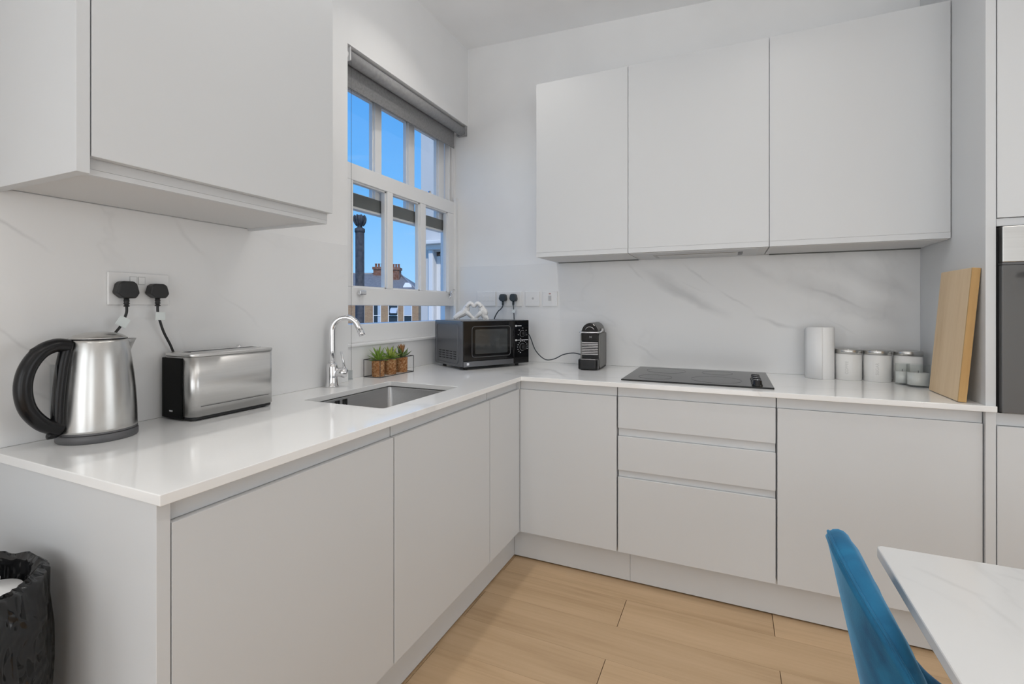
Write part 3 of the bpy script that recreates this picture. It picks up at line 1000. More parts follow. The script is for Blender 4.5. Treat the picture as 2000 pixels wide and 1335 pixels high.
# ------------------------------------------------------------------ roller blind
bd = thing('roller_blind', 'rolled-up grey roller blind at the top of the window', 'blind', (-0.05, -0.54, 2.40))
rp = MB().tube([(-0.046, -1.052, 2.368), (-0.046, -0.024, 2.368)], 0.029, 28)
part('roll', rp, 'blind_tube', bd, True)
part('fabric', bx(-0.076, -0.073, -1.045, -0.070, 2.258, 2.385), 'blind', bd, True)
part('bottom_bar', bx(-0.078, -0.071, -1.046, -0.069, 2.246, 2.262), 'blind', bd, True, 0.002)
part('bracket', MB().box(-0.078, -0.016, -1.060, -1.055, 2.338, 2.400).tube([(-0.046, -1.0545, 2.368), (-0.046, -1.066, 2.368)], 0.020, 16), 'upvc', bd, True, 0.001)
part('bracket', bx(-0.078, -0.016, -0.0225, -0.002, 2.338, 2.400), 'blind_tube', bd, True, 0.001)
ch = MB()
oct_ = [(1, 0, 0), (-1, 0, 0), (0, 1, 0), (0, -1, 0), (0, 0, 1), (0, 0, -1)]
of_ = [(0, 2, 4), (2, 1, 4), (1, 3, 4), (3, 0, 4), (2, 0, 5), (1, 2, 5), (3, 1, 5), (0, 3, 5)]
for xx in (-0.024, -0.062):
    z = 2.36
    while z > 0.945:
        ch.add([(xx + a * 0.0021, -1.046 + b_ * 0.0021, z + c_ * 0.0021) for a, b_, c_ in oct_], of_, True)
        z -= 0.0060
    ch.tube([(xx, -1.046, 2.36), (xx, -1.046, 0.945)], 0.0007, 4)
part('chain', ch, 'grey_plastic', bd, True)
part('chain_guide', MB().box(-0.066, -0.020, -1.052, -1.040, 0.9015, 0.9080).box(-0.066, -0.020, -1.049, -1.043, 0.908, 0.945), 'clear_plastic', bd, True)

# ------------------------------------------------------------------ sockets, switches and plugs


def plate_left(y0, y1, z0, z1):
    return bx(XW + 0.0045, XW + 0.0125, y0, y1, z0, z1)


t = thing('double_socket', 'white double wall socket above the kettle and toaster', 'socket', (XW + 0.005, -1.917, 1.279))
part('plate', plate_left(-1.995, -1.838, 1.234, 1.3245), 'socket', t, True, 0.003, 3)
for yy in (-1.934, -1.913):
    part('rocker_switch', bx(XW + 0.0126, XW + 0.0150, yy - 0.008, yy + 0.008, 1.293, 1.313), 'socket', t, True, 0.0008)
    part('switch_surround', bx(XW + 0.0124, XW + 0.0130, yy - 0.0095, yy + 0.0095, 1.2915, 1.3145), 'socket_line', t, True)


def plug_poly(w, h):
    pts = [(-0.22 * w, -0.5 * h), (0.36 * w, -0.5 * h), (0.5 * w, -0.22 * h), (0.5 * w, -0.12 * h), (0.40 * w, 0.34 * h), (0.26 * w, 0.5 * h), (-0.26 * w, 0.5 * h), (-0.40 * w, 0.34 * h), (-0.5 * w, -0.12 * h), (-0.5 * w, -0.22 * h)]
    return pts


def power_plug(label, loc, rz, cable, material='plug', w=0.054, h=0.047, d=0.030, tag_at=None, thick=0.0034):
    """local: +x along the wall to the viewer's right, -y out of the wall, z up"""
    t = thing('power_plug', label, 'plug', loc, rz)
    mb = MB()
    poly = plug_poly(w, h)
    mb.prism(poly, -d, 0.0, 1)
    body = part('plug_body', mb, material, t, False, 0.006, 3)
    mb = MB().tube([(0, -d * 0.55, -h * 0.45), (0, -d * 0.57, -h * 0.5 - 0.012), (0, -d * 0.57, -h * 0.5 - 0.024)], [0.0065, 0.0058, 0.0048], 12)
    for k in range(3):
        mb.tube([(0, -d * 0.57, -h * 0.5 - 0.006 - k * 0.007), (0, -d * 0.57, -h * 0.5 - 0.009 - k * 0.007)], 0.0070, 12)
    part('strain_relief', mb, material, body)
    cpath = smooth_path([(0, -d * 0.57, -h * 0.5 - 0.020)] + cable, 8)
    part('cord', MB().tube(cpath, thick, 10), material, t)
    if tag_at:
        (a, tilt, tw, th_) = tag_at
        mb = bx(-tw / 2, tw / 2, -0.0006, 0.0006, -th_ / 2, th_ / 2)
        o = part('paper_tag', mb, 'tag', t)
        o.matrix_basis = Matrix.Translation(a) @ Matrix.Rotation(tilt, 4, 'Y')
    return t


RZL = PI / 2          # wall on the viewer's left: local x -> world +y, local -y -> world +x
power_plug('black plug with cord running down behind the kettle', (XW + 0.0135, -1.9600, 1.276), RZL,
           [(-0.002, -0.020, -0.065), (-0.018, -0.026, -0.098), (-0.040, -0.030, -0.130), (-0.070, -0.016, -0.22), (-0.085, -0.010, -0.32), (-0.09, -0.012, -0.371)],
           tag_at=((-0.016, -0.032, -0.088), 0.55, 0.027, 0.026))
power_plug('black plug with cord running down behind the toaster', (XW + 0.0135, -1.8805, 1.275), RZL,
           [(0.000, -0.018, -0.062), (0.004, -0.020, -0.085), (0.016, -0.018, -0.120), (0.036, -0.012, -0.155), (0.08, -0.009, -0.24), (0.18, -0.008, -0.30), (0.283, -0.010, -0.190), (0.312, -0.030, -0.215), (0.322, -0.045, -0.270), (0.316, -0.05, -0.315), (0.292, -0.055, -0.34)],
           tag_at=((0.004, -0.0235, -0.073), 0.05, 0.026, 0.023), h=0.041, w=0.051)

t = thing('switch_plate', 'white four-gang switch plate behind the heart sculpture', 'switch', (0.13, -0.008, 1.284))
part('plate', bx(0.062, 0.196, -0.0165, -0.0085, 1.238, 1.330), 'socket', t, True, 0.003, 3)
for k in range(4):
    part('switch', bx(0.076 + k * 0.029, 0.094 + k * 0.029, -0.0185, -0.0166, 1.270, 1.302), 'socket', t, True, 0.001)
t = thing('double_socket', 'white double wall socket right of the heart sculpture', 'socket', (0.29, -0.008, 1.284))
part('plate', bx(0.208, 0.373, -0.0165, -0.0085, 1.236, 1.328), 'socket', t, True, 0.003, 3)
for xx in (0.275, 0.297):
    part('rocker_switch', bx(xx - 0.007, xx + 0.007, -0.0190, -0.0166, 1.298, 1.317), 'socket', t, True, 0.0008)
t = thing('blank_plate', 'white single outlet plate with a small round outlet', 'socket', (0.4425, -0.008, 1.282))
part('plate', bx(0.3965, 0.4895, -0.0165, -0.0085, 1.237, 1.327), 'socket', t, True, 0.003, 3)
part('outlet_hole', MB().prism([(0.448 + 0.007 * math.cos(k * PI / 6), 1.284 + 0.007 * math.sin(k * PI / 6)) for k in range(12)], -0.0172, -0.0166, 1), 'socket_line', t, True)
t = thing('appliance_switch', 'white single switch plate with a red indicator above the rocker', 'switch', (0.556, -0.008, 1.282))
part('plate', bx(0.5095, 0.6030, -0.0165, -0.0085, 1.237, 1.326), 'socket', t, True, 0.003, 3)
part('rocker_switch', bx(0.548, 0.566, -0.0195, -0.0166, 1.270, 1.300), 'socket_line', t, True, 0.001)
part('indicator', bx(0.551, 0.563, -0.0178, -0.0166, 1.309, 1.313), 'red', t, True)
CORD_TAIL = [(0.145, -0.112, -0.224), (0.179, -0.102, -0.310), (0.236, -0.102, -0.359), (0.289, -0.092, -0.356), (0.341, -0.082, -0.330), (0.396, -0.082, -0.319), (0.434, -0.082, -0.323), (0.470, -0.080, -0.328)]
power_plug('round blue-grey plug with a curling cord above the microwave', (0.2560, -0.0175, 1.290), 0,
           [(-0.002, -0.020, -0.055), (-0.014, -0.024, -0.072), (-0.032, -0.022, -0.086), (-0.06, -0.016, -0.13), (-0.075, -0.014, -0.2)], 'plug_blue', 0.047, 0.045, 0.032)
power_plug('square blue-grey plug with a tagged cord above the microwave', (0.3270, -0.0175, 1.290), 0,
           [(0.001, -0.019, -0.06), (0.004, -0.019, -0.10), (0.006, -0.013, -0.15), (0.030, -0.013, -0.22), (0.085, -0.035, -0.215)]+CORD_TAIL,
           'plug_blue', 0.044, 0.046, 0.034, tag_at=((0.004, -0.023, -0.083), 0.2, 0.022, 0.02), thick=0.0029)

# ------------------------------------------------------------------ kettle
kt = thing('electric_kettle', 'brushed steel electric kettle with a black loop handle', 'kettle', (0.079, -2.054, 0.900), -PI / 2 + 0.10)
# local +x points to the handle
part('power_base', MB().lathe([(0, 0), (0.076, 0), (0.0785, 0.003), (0.0785, 0.016), (0.076, 0.019), (0.0, 0.019)], 48), 'grey_plastic', kt)
prof = [(0.0, 0.0195), (0.0745, 0.0195), (0.0765, 0.023), (0.0768, 0.030), (0.0755, 0.075), (0.0728, 0.120), (0.0690, 0.160), (0.0640, 0.200), (0.0585, 0.232), (0.0555, 0.2405), (0.0535, 0.2405)]
body = part('body', MB().lathe(prof, 64), 'steel_v', kt)
part('seam_ring', MB().lathe([(0.0772, 0.0205), (0.0772, 0.0240), (0.0755, 0.0245)], 48), 'grey_plastic', body)
lid = part('lid', MB().lathe([(0.0560, 0.2400), (0.0560, 0.2425), (0.0535, 0.2445), (0.045, 0.2500), (0.030, 0.2545), (0.015, 0.2565), (0.0, 0.2570)], 48), 'steel_v', kt)
part('lid_seal', MB().lathe([(0.0566, 0.2385), (0.0572, 0.2400), (0.0566, 0.2415)], 48), 'black', lid)
# spout: small folded lip opposite the handle
sp = MB()
rows = []
for i in range(7):
    z = 0.180 + i * 0.0095
    ext = 0.004 + 0.030 * (i / 6) ** 1.4
    rb = 0.0665 - 0.011 * (i / 6)
    hw = 0.012 + 0.020 * (i / 6)
    rows.append([(-(math.sqrt(max(rb * rb - (hw * (j / 4 - 1)) ** 2, 0)) - 0.002 + ext * (1 - abs(j / 4 - 1)) ** 1.0), hw * (j / 4 - 1), z) for j in range(9)])
sp.grid(rows, True)
o = part('spout', sp, 'steel_v', kt)
o.modifiers.new('thick', 'SOLIDIFY').thickness = 0.0015
hp = smooth_path([(0.060, 0, 0.226), (0.088, 0, 0.229), (0.116, 0, 0.214), (0.137, 0, 0.180), (0.144, 0, 0.138), (0.136, 0, 0.094), (0.114, 0, 0.060), (0.092, 0, 0.044), (0.078, 0, 0.038)], 6)
KS = 1.035
part('handle', MB().tube(hp, [0.0165] * len(hp), 16, squash=0.95), 'black', kt)
hs = smooth_path([(0.063, 0, 0.228), (0.072, 0, 0.185), (0.079, 0, 0.12), (0.082, 0, 0.06), (0.080, 0, 0.034)], 6)
back = part('handle_spine', MB().tube(hs, [0.0125] * len(hs), 14), 'black', kt)
g = part('water_gauge', bx(0.0870, 0.0930, -0.008, 0.008, 0.072, 0.186), 'clear_plastic', back, False, 0.001)
part('hook', MB().tube(smooth_path([(0.080, 0, 0.040), (0.082, 0, 0.030), (0.090, 0, 0.026), (0.102, 0, 0.027)], 5), [0.008] * 15 + [0.004], 10), 'black', kt)
part('switch', MB().tube([(0.113, 0, 0.228), (0.124, 0, 0.219), (0.134, 0, 0.203)], [0.006, 0.009, 0.006], 10), 'black', kt)

for o in kt.children_recursive:
    o.data.transform(Matrix.Scale(KS, 4))

# ------------------------------------------------------------------ toaster
ts = thing('long_slot_toaster', 'brushed steel long-slot toaster with a black end panel', 'toaster', (0.076, -1.724, 0.900))
X0, X1, Y0, Y1 = -0.068, 0.068, -0.136, 0.136
part('base', MB().prism(rrect(X0 + 0.004, X1 - 0.004, Y0 + 0.004, Y1 - 0.004, 0.016), 0.004, 0.013), 'black_matt', ts)
part('body', MB().prism(rrect(X0, X1, Y0, Y1, 0.021, 8), 0.0125, 0.184, 2, True), 'steel_y', ts)
tl = part('top_cover', MB().prism(rrect(X0 - 0.0015, X1 + 0.0015, Y0 - 0.0015, Y1 + 0.0015, 0.022, 8), 0.1842, 0.1945, 2, True), 'steel_y', ts, False, 0.003)
part('slot', bx(-0.019, 0.019, Y0 + 0.030, Y1 - 0.020, 0.1945, 0.1955), 'black_matt', tl)
part('slot_rim', MB().box(-0.023, -0.0195, Y0 + 0.026, Y1 - 0.016, 0.1945, 0.1965).box(0.0195, 0.023, Y0 + 0.026, Y1 - 0.016, 0.1945, 0.1965), 'chrome', tl, False, 0.0008)
part('browning_knob', MB().lathe([(0, 0.202), (0.006, 0.202), (0.007, 0.1945)], 12, (-0.040, 0.085, 0)), 'chrome', tl)
ep = part('end_panel', bx(X0 + 0.002, X1 - 0.042, Y0 - 0.0045, Y0 + 0.01, 0.006, 0.181), 'panel_black', ts, False, 0.002)
lg = text_mb('WMF', 0.0068)
part('logo', lg, 'white_print', ep).matrix_basis = Matrix.Translation((-0.022, Y0 - 0.0049, 0.026)) @ Matrix.Rotation(PI / 2, 4, 'X')
part('seam', MB().box(X1 - 0.0002, X1 + 0.0004, Y0 + 0.024, Y1 - 0.024, 0.040, 0.0412), 'grey_plastic', ts)
for xx in (X0 + 0.02, X1 - 0.02):
    for yy in (Y0 + 0.03, Y1 - 0.03):
        part('foot', MB().lathe([(0, 0), (0.008, 0), (0.008, 0.006), (0, 0.006)], 12, (xx, yy, 0)), 'rubber', ts)

# ------------------------------------------------------------------ wire planter and succulents
PXa, PXb, PYa, PYb, PH = -0.043, 0.053, -0.942, -0.681, 0.082
t = thing('wire_planter', 'black wire planter box frame holding three cork pots', 'planter', ((PXa + PXb) / 2, (PYa + PYb) / 2, 0.900))
cs = [(x_, y_) for x_ in (PXa, PXb) for y_ in (PYa, PYb)]
rw = 0.0016
for zz, nm in ((0.9018, 'bottom_frame'), (0.900 + PH, 'top_frame')):
    part(nm, MB().tube([(PXa, PYa, zz), (PXb, PYa, zz), (PXb, PYb, zz), (PXa, PYb, zz)], rw, 6, closed=True), 'wire', t, True)
for x_, y_ in cs:
    part('upright', MB().tube([(x_, y_, 0.9018), (x_, y_, 0.900 + PH)], rw, 6), 'wire', t, True)


def leaf(mb, base, az, el, length, width, curl, n=5):
    d = Vector((math.cos(az), math.sin(az), 0))
    s = Vector((-math.sin(az), math.cos(az), 0))
    rows = []
    p = Vector(base)
    a = el
    for i in range(n + 1):
        t_ = i / n
        w = width * math.sin(PI * min(1, 0.18 + 0.82 * t_)) ** 0.8 if i < n else 0.0004
        nrm = (-d * math.sin(a) + Vector((0, 0, 1)) * math.cos(a))
        rows.append([tuple(p - s * w + nrm * w * 0.45), tuple(p - nrm * w * 0.25), tuple(p + s * w + nrm * w * 0.45), tuple(p + nrm * w * 0.25)])
        p = p + (d * math.cos(a) + Vector((0, 0, 1)) * math.sin(a)) * (length / n)
        a += curl / n
    mb.grid(rows, True, True)


specs = [(-0.8960, 'spiky', 'leaf_a', 'spiky green succulent in a cork pot at the tap end of the wire planter'),
         (-0.8050, 'rosette', 'leaf_b', 'lime green rosette succulent in the middle cork pot of the wire planter'),
         (-0.7150, 'mixed', 'leaf_c', 'dark red-tipped succulent in the cork pot nearest the microwave')]
for yy, kind, lm, lab in specs:
    t = thing('potted_succulent', lab, 'plant', (0.004, yy, 0.900), random.uniform(0, 6), 'succulents in the wire planter')
    pot = part('pot', MB().lathe([(0, 0), (0.0275, 0), (0.0290, 0.003), (0.0300, 0.074), (0.0285, 0.0765), (0.0262, 0.0755), (0.0255, 0.066), (0, 0.066)], 28), 'cork', t)
    rnd = random.Random(int(-yy * 1000))
    if kind == 'spiky':
        for i in range(24):
            mb = MB()
            leaf(mb, (0, 0, 0.070), i * 2.4 + rnd.uniform(-.2, .2), 1.35 - 0.050 * i, 0.080 - 0.0013 * i, 0.0060, -0.25)
            part('leaf', mb, lm, t)
    elif kind == 'rosette':
        for i in range(26):
            mb = MB()
            leaf(mb, (0, 0, 0.071), i * 2.4, 1.30 - 0.046 * i, 0.070 - 0.0006 * i, 0.0090, -0.5 if i > 8 else 0.1)
            part('leaf', mb, lm if i % 3 else 'leaf_a', t)
    else:
        for i in range(22):
            mb = MB()
            leaf(mb, (0, 0, 0.070 + (0.018 if i < 9 else 0)), i * 2.4, 1.30 - 0.048 * i, 0.056 if i < 9 else 0.064, 0.0098, 0.35)
            part('leaf', mb, 'leaf_tip' if i < 7 else lm, t)

# ------------------------------------------------------------------ microwave
mth = math.radians(60)
mw = thing('microwave_oven', 'black fronted microwave set diagonally in the worktop corner', 'microwave', (0.274, -0.554, 0.900), mth)
W, D, H0, H1 = 0.43, 0.330, 0.014, 0.258
part('casing', MB().box(0.002, W - 0.002, 0.030, D, H0, H1), 'mw_side', mw, False, 0.006, 3)
# embossed side panel outline on the left-hand side
emb = MB().tube([(0.0015, y_, z_) for y_, z_ in rrect(0.060, 0.305, H0 + 0.014, H1 - 0.018, 0.022, 5)], 0.0026, 6, closed=True)
part('side_emboss', emb, 'mw_side', mw)
for i in range(5):
    for j in range(4):
        yy = 0.095 + i * 0.042
        zz = H0 + 0.040 + j * 0.0125
        part('vent_slot', bx(-0.0004, 0.0025, yy - 0.012, yy + 0.012, zz - 0.0024, zz + 0.0024), 'black_matt', mw)
door = part('door', MB().box(0.0, 0.322, 0.0, 0.018, H0 + 0.034, H1 - 0.001).box(0.0, 0.322, 0.018, 0.0295, H0 + 0.002, H1 - 0.001).box(0.0, 0.322, 0.002, 0.018, H0 + 0.001, H0 + 0.0335), 'black_gloss', mw, False, 0.003)
part('silver_edge', bx(-0.0012, 0.0006, 0.004, 0.028, H0 + 0.004, H1 - 0.004), 'mw_side', door, False, 0.0005)
part('lower_trim', bx(0.001, 0.322, -0.0012, 0.0018, H0 + 0.003, H0 + 0.031), 'mw_side', door, False, 0.001)
wf = MB().tube([(x_, -0.0008, z_) for x_, z_ in rrect(0.052, 0.300, H0 + 0.052, H1 - 0.030, 0.016, 5)], 0.0016, 6, closed=True)
part('window_frame', wf, 'grey_plastic', door)
part('window', MB().prism(rrect(0.072, 0.280, H0 + 0.068, H1 - 0.046, 0.006, 4), -0.0010, 0.0005, 1), mat('microwave_window', (0.045, 0.048, 0.050), 0.05, Specular_IOR_Level=0.9), door)
part('badge', bx(0.020, 0.034, -0.0022, -0.0012, H0 + 0.012, H0 + 0.024), 'white_print', door)
cpn = part('control_panel', bx(0.3235, W, 0.0, 0.0295, H0 + 0.002, H1 - 0.001), 'black_gloss', mw, False, 0.003)
part('open_button', bx(0.330, W - 0.006, -0.003, 0.0, H0 + 0.006, H0 + 0.036), 'black', cpn, False, 0.001)
for zz, rr_ in ((0.182, 0.0185), (0.106, 0.0200)):
    kn = part('knob', MB().lathe([(0.0, 0.020), (rr_ * 0.80, 0.020), (rr_ * 0.86, 0.017), (rr_ * 0.92, 0.0)], 28), 'black', cpn)
    kn.matrix_basis = Matrix.Translation((0.385, 0.0, zz)) @ Matrix.Rotation(PI / 2, 4, 'X')
    ring = MB().tube([(0.385 + rr_ * math.cos(a), -0.0006, zz + rr_ * math.sin(a)) for a in [2 * PI * k / 28 for k in range(28)]], 0.0008, 5, closed=True)
    part('knob_ring', ring, 'grey_print', cpn)
mk = MB()
for zz, rr_, n_ in ((0.182, 0.031, 6), (0.106, 0.034, 13)):
    for k in range(n_):
        a = PI * 1.35 - (1.8 * PI * 0.8) * k / (n_ - 1)
        cx_, cz_ = 0.385 + rr_ * math.cos(a), zz + rr_ * math.sin(a)
        s_ = 0.0024 if k % 2 else 0.0034
        mk.box(cx_ - s_, cx_ + s_, -0.0008, -0.0001, cz_ - 0.0012, cz_ + 0.0012)
for zz, wd in ((0.226, 0.030), (0.146, 0.078)):
    mk.box(0.334, 0.344, -0.0008, -0.0001, zz - 0.0045, zz + 0.0045)
    mk.box(0.347, min(0.347 + wd, 0.424), -0.0008, -0.0001, zz - 0.0017, zz + 0.0017)
part('dial_markings', mk, 'white_print', cpn)
for xx, yy in ((0.04, 0.05), (W - 0.05, 0.05), (0.04, D - 0.05), (W - 0.05, D - 0.05)):
    part('foot', MB().lathe([(0, 0), (0.010, 0), (0.012, 0.014), (0, 0.014)], 14, (xx, yy, 0)), 'rubber', mw)

# ------------------------------------------------------------------ heart-hands sculpture
hs_ = thing('hand_sculpture', 'white ceramic sculpture of two hands making a heart', 'ornament', (0.198, -0.300, 1.1585), YAW)


def hand(sx):
    """forearm rising from its base, thumb down to the point of the heart and four fingers arched to the dip"""
    m = MB()
    def tb(pts, rs, n=10):
        pp = smooth_path([(sx * a, b_, c_) for a, b_, c_ in pts], 5)
        k_ = len(pp) - 1
        rr2 = []
        for i in range(len(pp)):
            u = i / k_ * (len(rs) - 1)
            j = min(int(u), len(rs) - 2)
            rr2.append(rs[j] + (rs[j + 1] - rs[j]) * (u - j))
        m.tube(pp, rr2, n)
    far = 0.112 if sx < 0 else 0.072
    tb([(far, 0.0, 0.008), (far * 0.78, 0, 0.026), (0.060, 0, 0.040), (0.047, 0, 0.055)], [0.0150, 0.0180, 0.0205, 0.0230])
    tb([(0.048, 0, 0.050), (0.042, 0, 0.068), (0.036, 0, 0.080)], [0.0215, 0.0200, 0.0150])
    for q, dy in enumerate((-0.0165, -0.0055, 0.0055, 0.0165)):
        h_ = 0.098 - 0.003 * abs(q - 1.3)
        tb([(0.042, dy, 0.075), (0.031, dy, h_ - 0.005), (0.019, dy, h_), (0.008, dy, h_ - 0.008), (0.0025, dy, h_ - 0.021)], [0.0112, 0.0106, 0.0100, 0.0090, 0.0074], 8)
    tb([(0.046, -0.004, 0.046), (0.034, -0.008, 0.036), (0.020, -0.006, 0.023), (0.008, -0.003, 0.012), (0.002, 0, 0.006)], [0.0165, 0.0140, 0.0115, 0.0098, 0.0080])
    return m


m1, m2 = hand(-1), hand(1)
allm = MB().add(m1.v, m1.f, True).add(m2.v, m2.f, True)
allm.box(-0.020, 0.022, -0.012, 0.012, 0.0, 0.010).box(-0.122, -0.085, -0.010, 0.010, 0.0, 0.012).box(0.052, 0.086, -0.012, 0.012, 0.0, 0.012)
o = part('hands', allm, 'ceramic', hs_)
rm = o.modifiers.new('fuse', 'REMESH')
rm.mode = 'VOXEL'
rm.voxel_size = 0.0017
rm.use_smooth_shade = True
smo = o.modifiers.new('soft', 'SMOOTH')
smo.iterations = 3

# ------------------------------------------------------------------ coffee machine
cf = thing('capsule_coffee_machine', 'compact grey capsule coffee machine with black front', 'coffee machine', (0.845, -0.020, 0.900), 0.06)
# local: front towards -y
cw, cd_ = 0.046, 0.205


def dome(w, zt, zs, n=14):
    return [(-w, 0.012), (w, 0.012), (w, zs)] + [(w * math.cos(PI * k / n), zs + (zt - zs) * math.sin(PI * k / n)) for k in range(1, n)] + [(-w, zs)]


part('core', MB().prism(dome(cw - 0.003, 0.247, 0.196), -cd_ + 0.018, -0.002, 1, True), 'pixie', cf, False, 0.003)
for s_ in (-1, 1):
    xa, xb = sorted((s_ * (cw - 0.002), s_ * (cw + 0.007)))
    part('side_panel', MB().prism([(xb if False else y_, z_) for y_, z_ in rrect(-cd_ + 0.010, -0.004, 0.008, 0.190, 0.012)], xa, xb, 0), 'pixie', cf, False, 0.002)
part('front_dome', MB().prism([(a, b_) for a, b_ in dome(cw - 0.001, 0.246, 0.194) if b_ > 0.1] + [(-(cw - 0.001), 0.150), (cw - 0.001, 0.150)], -cd_ - 0.004, -cd_ + 0.017, 1, True), 'black_gloss', cf, False, 0.004)
for k in range(8):
    zz = 0.080 + k * 0.0088
    part('front_rib', MB().box(-cw + 0.002, cw - 0.002, -cd_ - 0.002, -cd_ + 0.017, zz - 0.0030, zz + 0.0030), 'pixie_rib', cf, False, 0.0012)
part('rib_backing', bx(-cw + 0.002, cw - 0.002, -cd_ + 0.008, -cd_ + 0.0172, 0.060, 0.150), 'black_matt', cf)
tray = part('drip_tray', MB().prism(rrect(-cw - 0.008, cw + 0.003, -cd_ - 0.050, -cd_ + 0.010, 0.014), 0.004, 0.056), 'black', cf, False, 0.004)
part('cup_grid', MB().prism(rrect(-cw - 0.004, cw - 0.001, -cd_ - 0.046, -cd_ + 0.006, 0.012), 0.0562, 0.0590), 'pixie_rib', tray)
part('tray_slot', bx(-0.012, 0.010, -cd_ - 0.034, -cd_ - 0.016, 0.0590, 0.0596), 'black_matt', tray)
lv = smooth_path([(cw + 0.004, -cd_ + 0.090, 0.206), (cw + 0.008, -cd_ + 0.03, 0.200), (cw + 0.006, -cd_ - 0.012, 0.198), (0.02, -cd_ - 0.022, 0.197), (-0.02, -cd_ - 0.022, 0.197), (-cw - 0.006, -cd_ - 0.012, 0.198), (-cw - 0.008, -cd_ + 0.03, 0.200), (-cw - 0.004, -cd_ + 0.090, 0.206)], 6)
part('lever', MB().tube(lv, 0.0042, 10), 'chrome', cf)
for s_ in (-1, 1):
    part('pivot', MB().tube([(s_ * (cw - 0.004), -cd_ + 0.090, 0.206), (s_ * (cw + 0.009), -cd_ + 0.090, 0.206)], 0.009, 16), 'chrome', cf)
arc = [(0.026 * math.cos(PI * (0.15 + 0.7 * k / 10)), -cd_ - 0.0045, 0.200 + 0.026 * math.sin(PI * (0.15 + 0.7 * k / 10))) for k in range(11)]
part('front_arc', MB().tube(arc, 0.0013, 6), 'chrome', cf)
mk = text_mb('N', 0.016)
part('emblem', mk, 'grey_print', cf).matrix_basis = Matrix.Translation((0.004, -cd_ - 0.0045, 0.172)) @ Matrix.Rotation(PI / 2, 4, 'X')
part('base', MB().prism(rrect(-cw - 0.006, cw + 0.006, -cd_ + 0.012, -0.004, 0.01), 0.0, 0.0085), 'black_matt', cf)

# ------------------------------------------------------------------ hob
hb_ = thing('induction_hob', 'black glass hob with four control knobs set in the worktop', 'hob', (1.393, -0.290, 0.9005))
part('glass', bx(1.0885, 1.6985, -0.5490, -0.0350, 0.9005, 0.9065), 'hob', hb_, True, 0.0015)
for (xx, yy, rr_) in ((1.22, -0.42, 0.075), (1.24, -0.17, 0.095), (1.48, -0.40, 0.105), (1.48, -0.16, 0.07)):
    part('cooking_ring', MB().lathe([(rr_, 0), (rr_, 0.0003), (rr_ - 0.0012, 0.0003)], 48, (xx, yy, 0.9066)), 'hob_ring', hb_, True)
for k in range(4):
    yy = -0.500 + k * 0.062
    kn = part('knob', MB().lathe([(0, 0.0225), (0.015, 0.0225), (0.0175, 0.020), (0.0185, 0.006), (0.0205, 0.004), (0.0205, 0.0)], 24, (1.640, yy, 0.9067)), 'black_gloss', hb_, True)
    part('pointer', bx(1.638, 1.642, yy - 0.014, yy + 0.002, 0.9294, 0.9305), 'chrome', kn, True)

# ------------------------------------------------------------------ paper roll, canisters, candle
pr = thing('kitchen_roll', 'upright white kitchen roll beside the canisters', 'paper roll', (1.922, -0.098, 0.900))
prof = [(0.019, 0.0), (0.052, 0.0), (0.0535, 0.002), (0.0535, 0.236), (0.052, 0.238), (0.019, 0.238), (0.019, 0.0)]
part('roll', MB().lathe(prof, 48), 'paper', pr)
rows = []
for i in range(2):
    z = 0.001 if i == 0 else 0.2365
    rows.append([(0.0540 * math.cos(a), 0.0540 * math.sin(a), z) for a in [PI * 1.5 - k * 0.12 for k in range(8)]] +
                [(-0.0545 - 0.002 * i, -0.022, z), (-0.0600 - 0.002 * i, -0.010, z - 0.004 * i), (-0.0640 - 0.002 * i, 0.002, z - 0.014 * i)])
o = part('loose_sheet', MB().grid(rows, True), 'paper', pr)
o.modifiers.new('thick', 'SOLIDIFY').thickness = 0.0006
part('core', MB().lathe([(0.0185, 0.001), (0.0185, 0.237), (0.0175, 0.237), (0.0175, 0.001)], 24), 'cork', pr)

for i, (xx, yy, wrd, ang, lab) in enumerate(((2.0305, -0.090, 'COFFEE', -0.10, 'white enamel canister lettered COFFEE with steel lid next to the kitchen roll'),
                                          (2.1370, -0.098, 'SUGAR', 0.02, 'white enamel canister lettered SUGAR with steel lid in the middle'),
                                          (2.2470, -0.098, 'TEA', -0.42, 'white enamel canister lettered TEA with steel lid behind the candles'))):
    t = thing('storage_canister', lab, 'canister', (xx, yy, 0.900), 0.0, 'kitchen canisters')
    R1 = 0.0510
    part('body', MB().lathe([(0, 0), (R1 - 0.002, 0), (R1, 0.002), (R1, 0.118), (R1 - 0.002, 0.1195), (0, 0.1195)], 48), 'can', t)
    ld = part('lid', MB().lathe([(R1 + 0.0005, 0.1200), (R1 + 0.0016, 0.1205), (R1 + 0.0016, 0.1375), (R1 - 0.001, 0.1395), (0, 0.1395)], 48), 'steel_v', t)
    part('lid_seal', MB().lathe([(R1 - 0.001, 0.1194), (R1 + 0.0003, 0.1196), (R1 + 0.0003, 0.1202), (R1 - 0.001, 0.1202)], 40), 'grey_plastic', t)
    tm = text_mb(wrd, 0.0165, 0.0)
    vv = []
    a0 = math.atan2(cam.location.x - xx, -(cam.location.y - yy)) + ang
    for (a, b_, c_) in tm.v:
        u, v_ = -b_, a              # lettering turned to read upwards
        th_ = u / R1 + a0
        vv.append(((R1 + 0.0004) * math.sin(th_), -(R1 + 0.0004) * math.cos(th_), 0.058 - (0.020 if wrd == 'TEA' else 0.0) + v_))
    tm.v = vv
    part('lettering', tm, 'can_text', t)

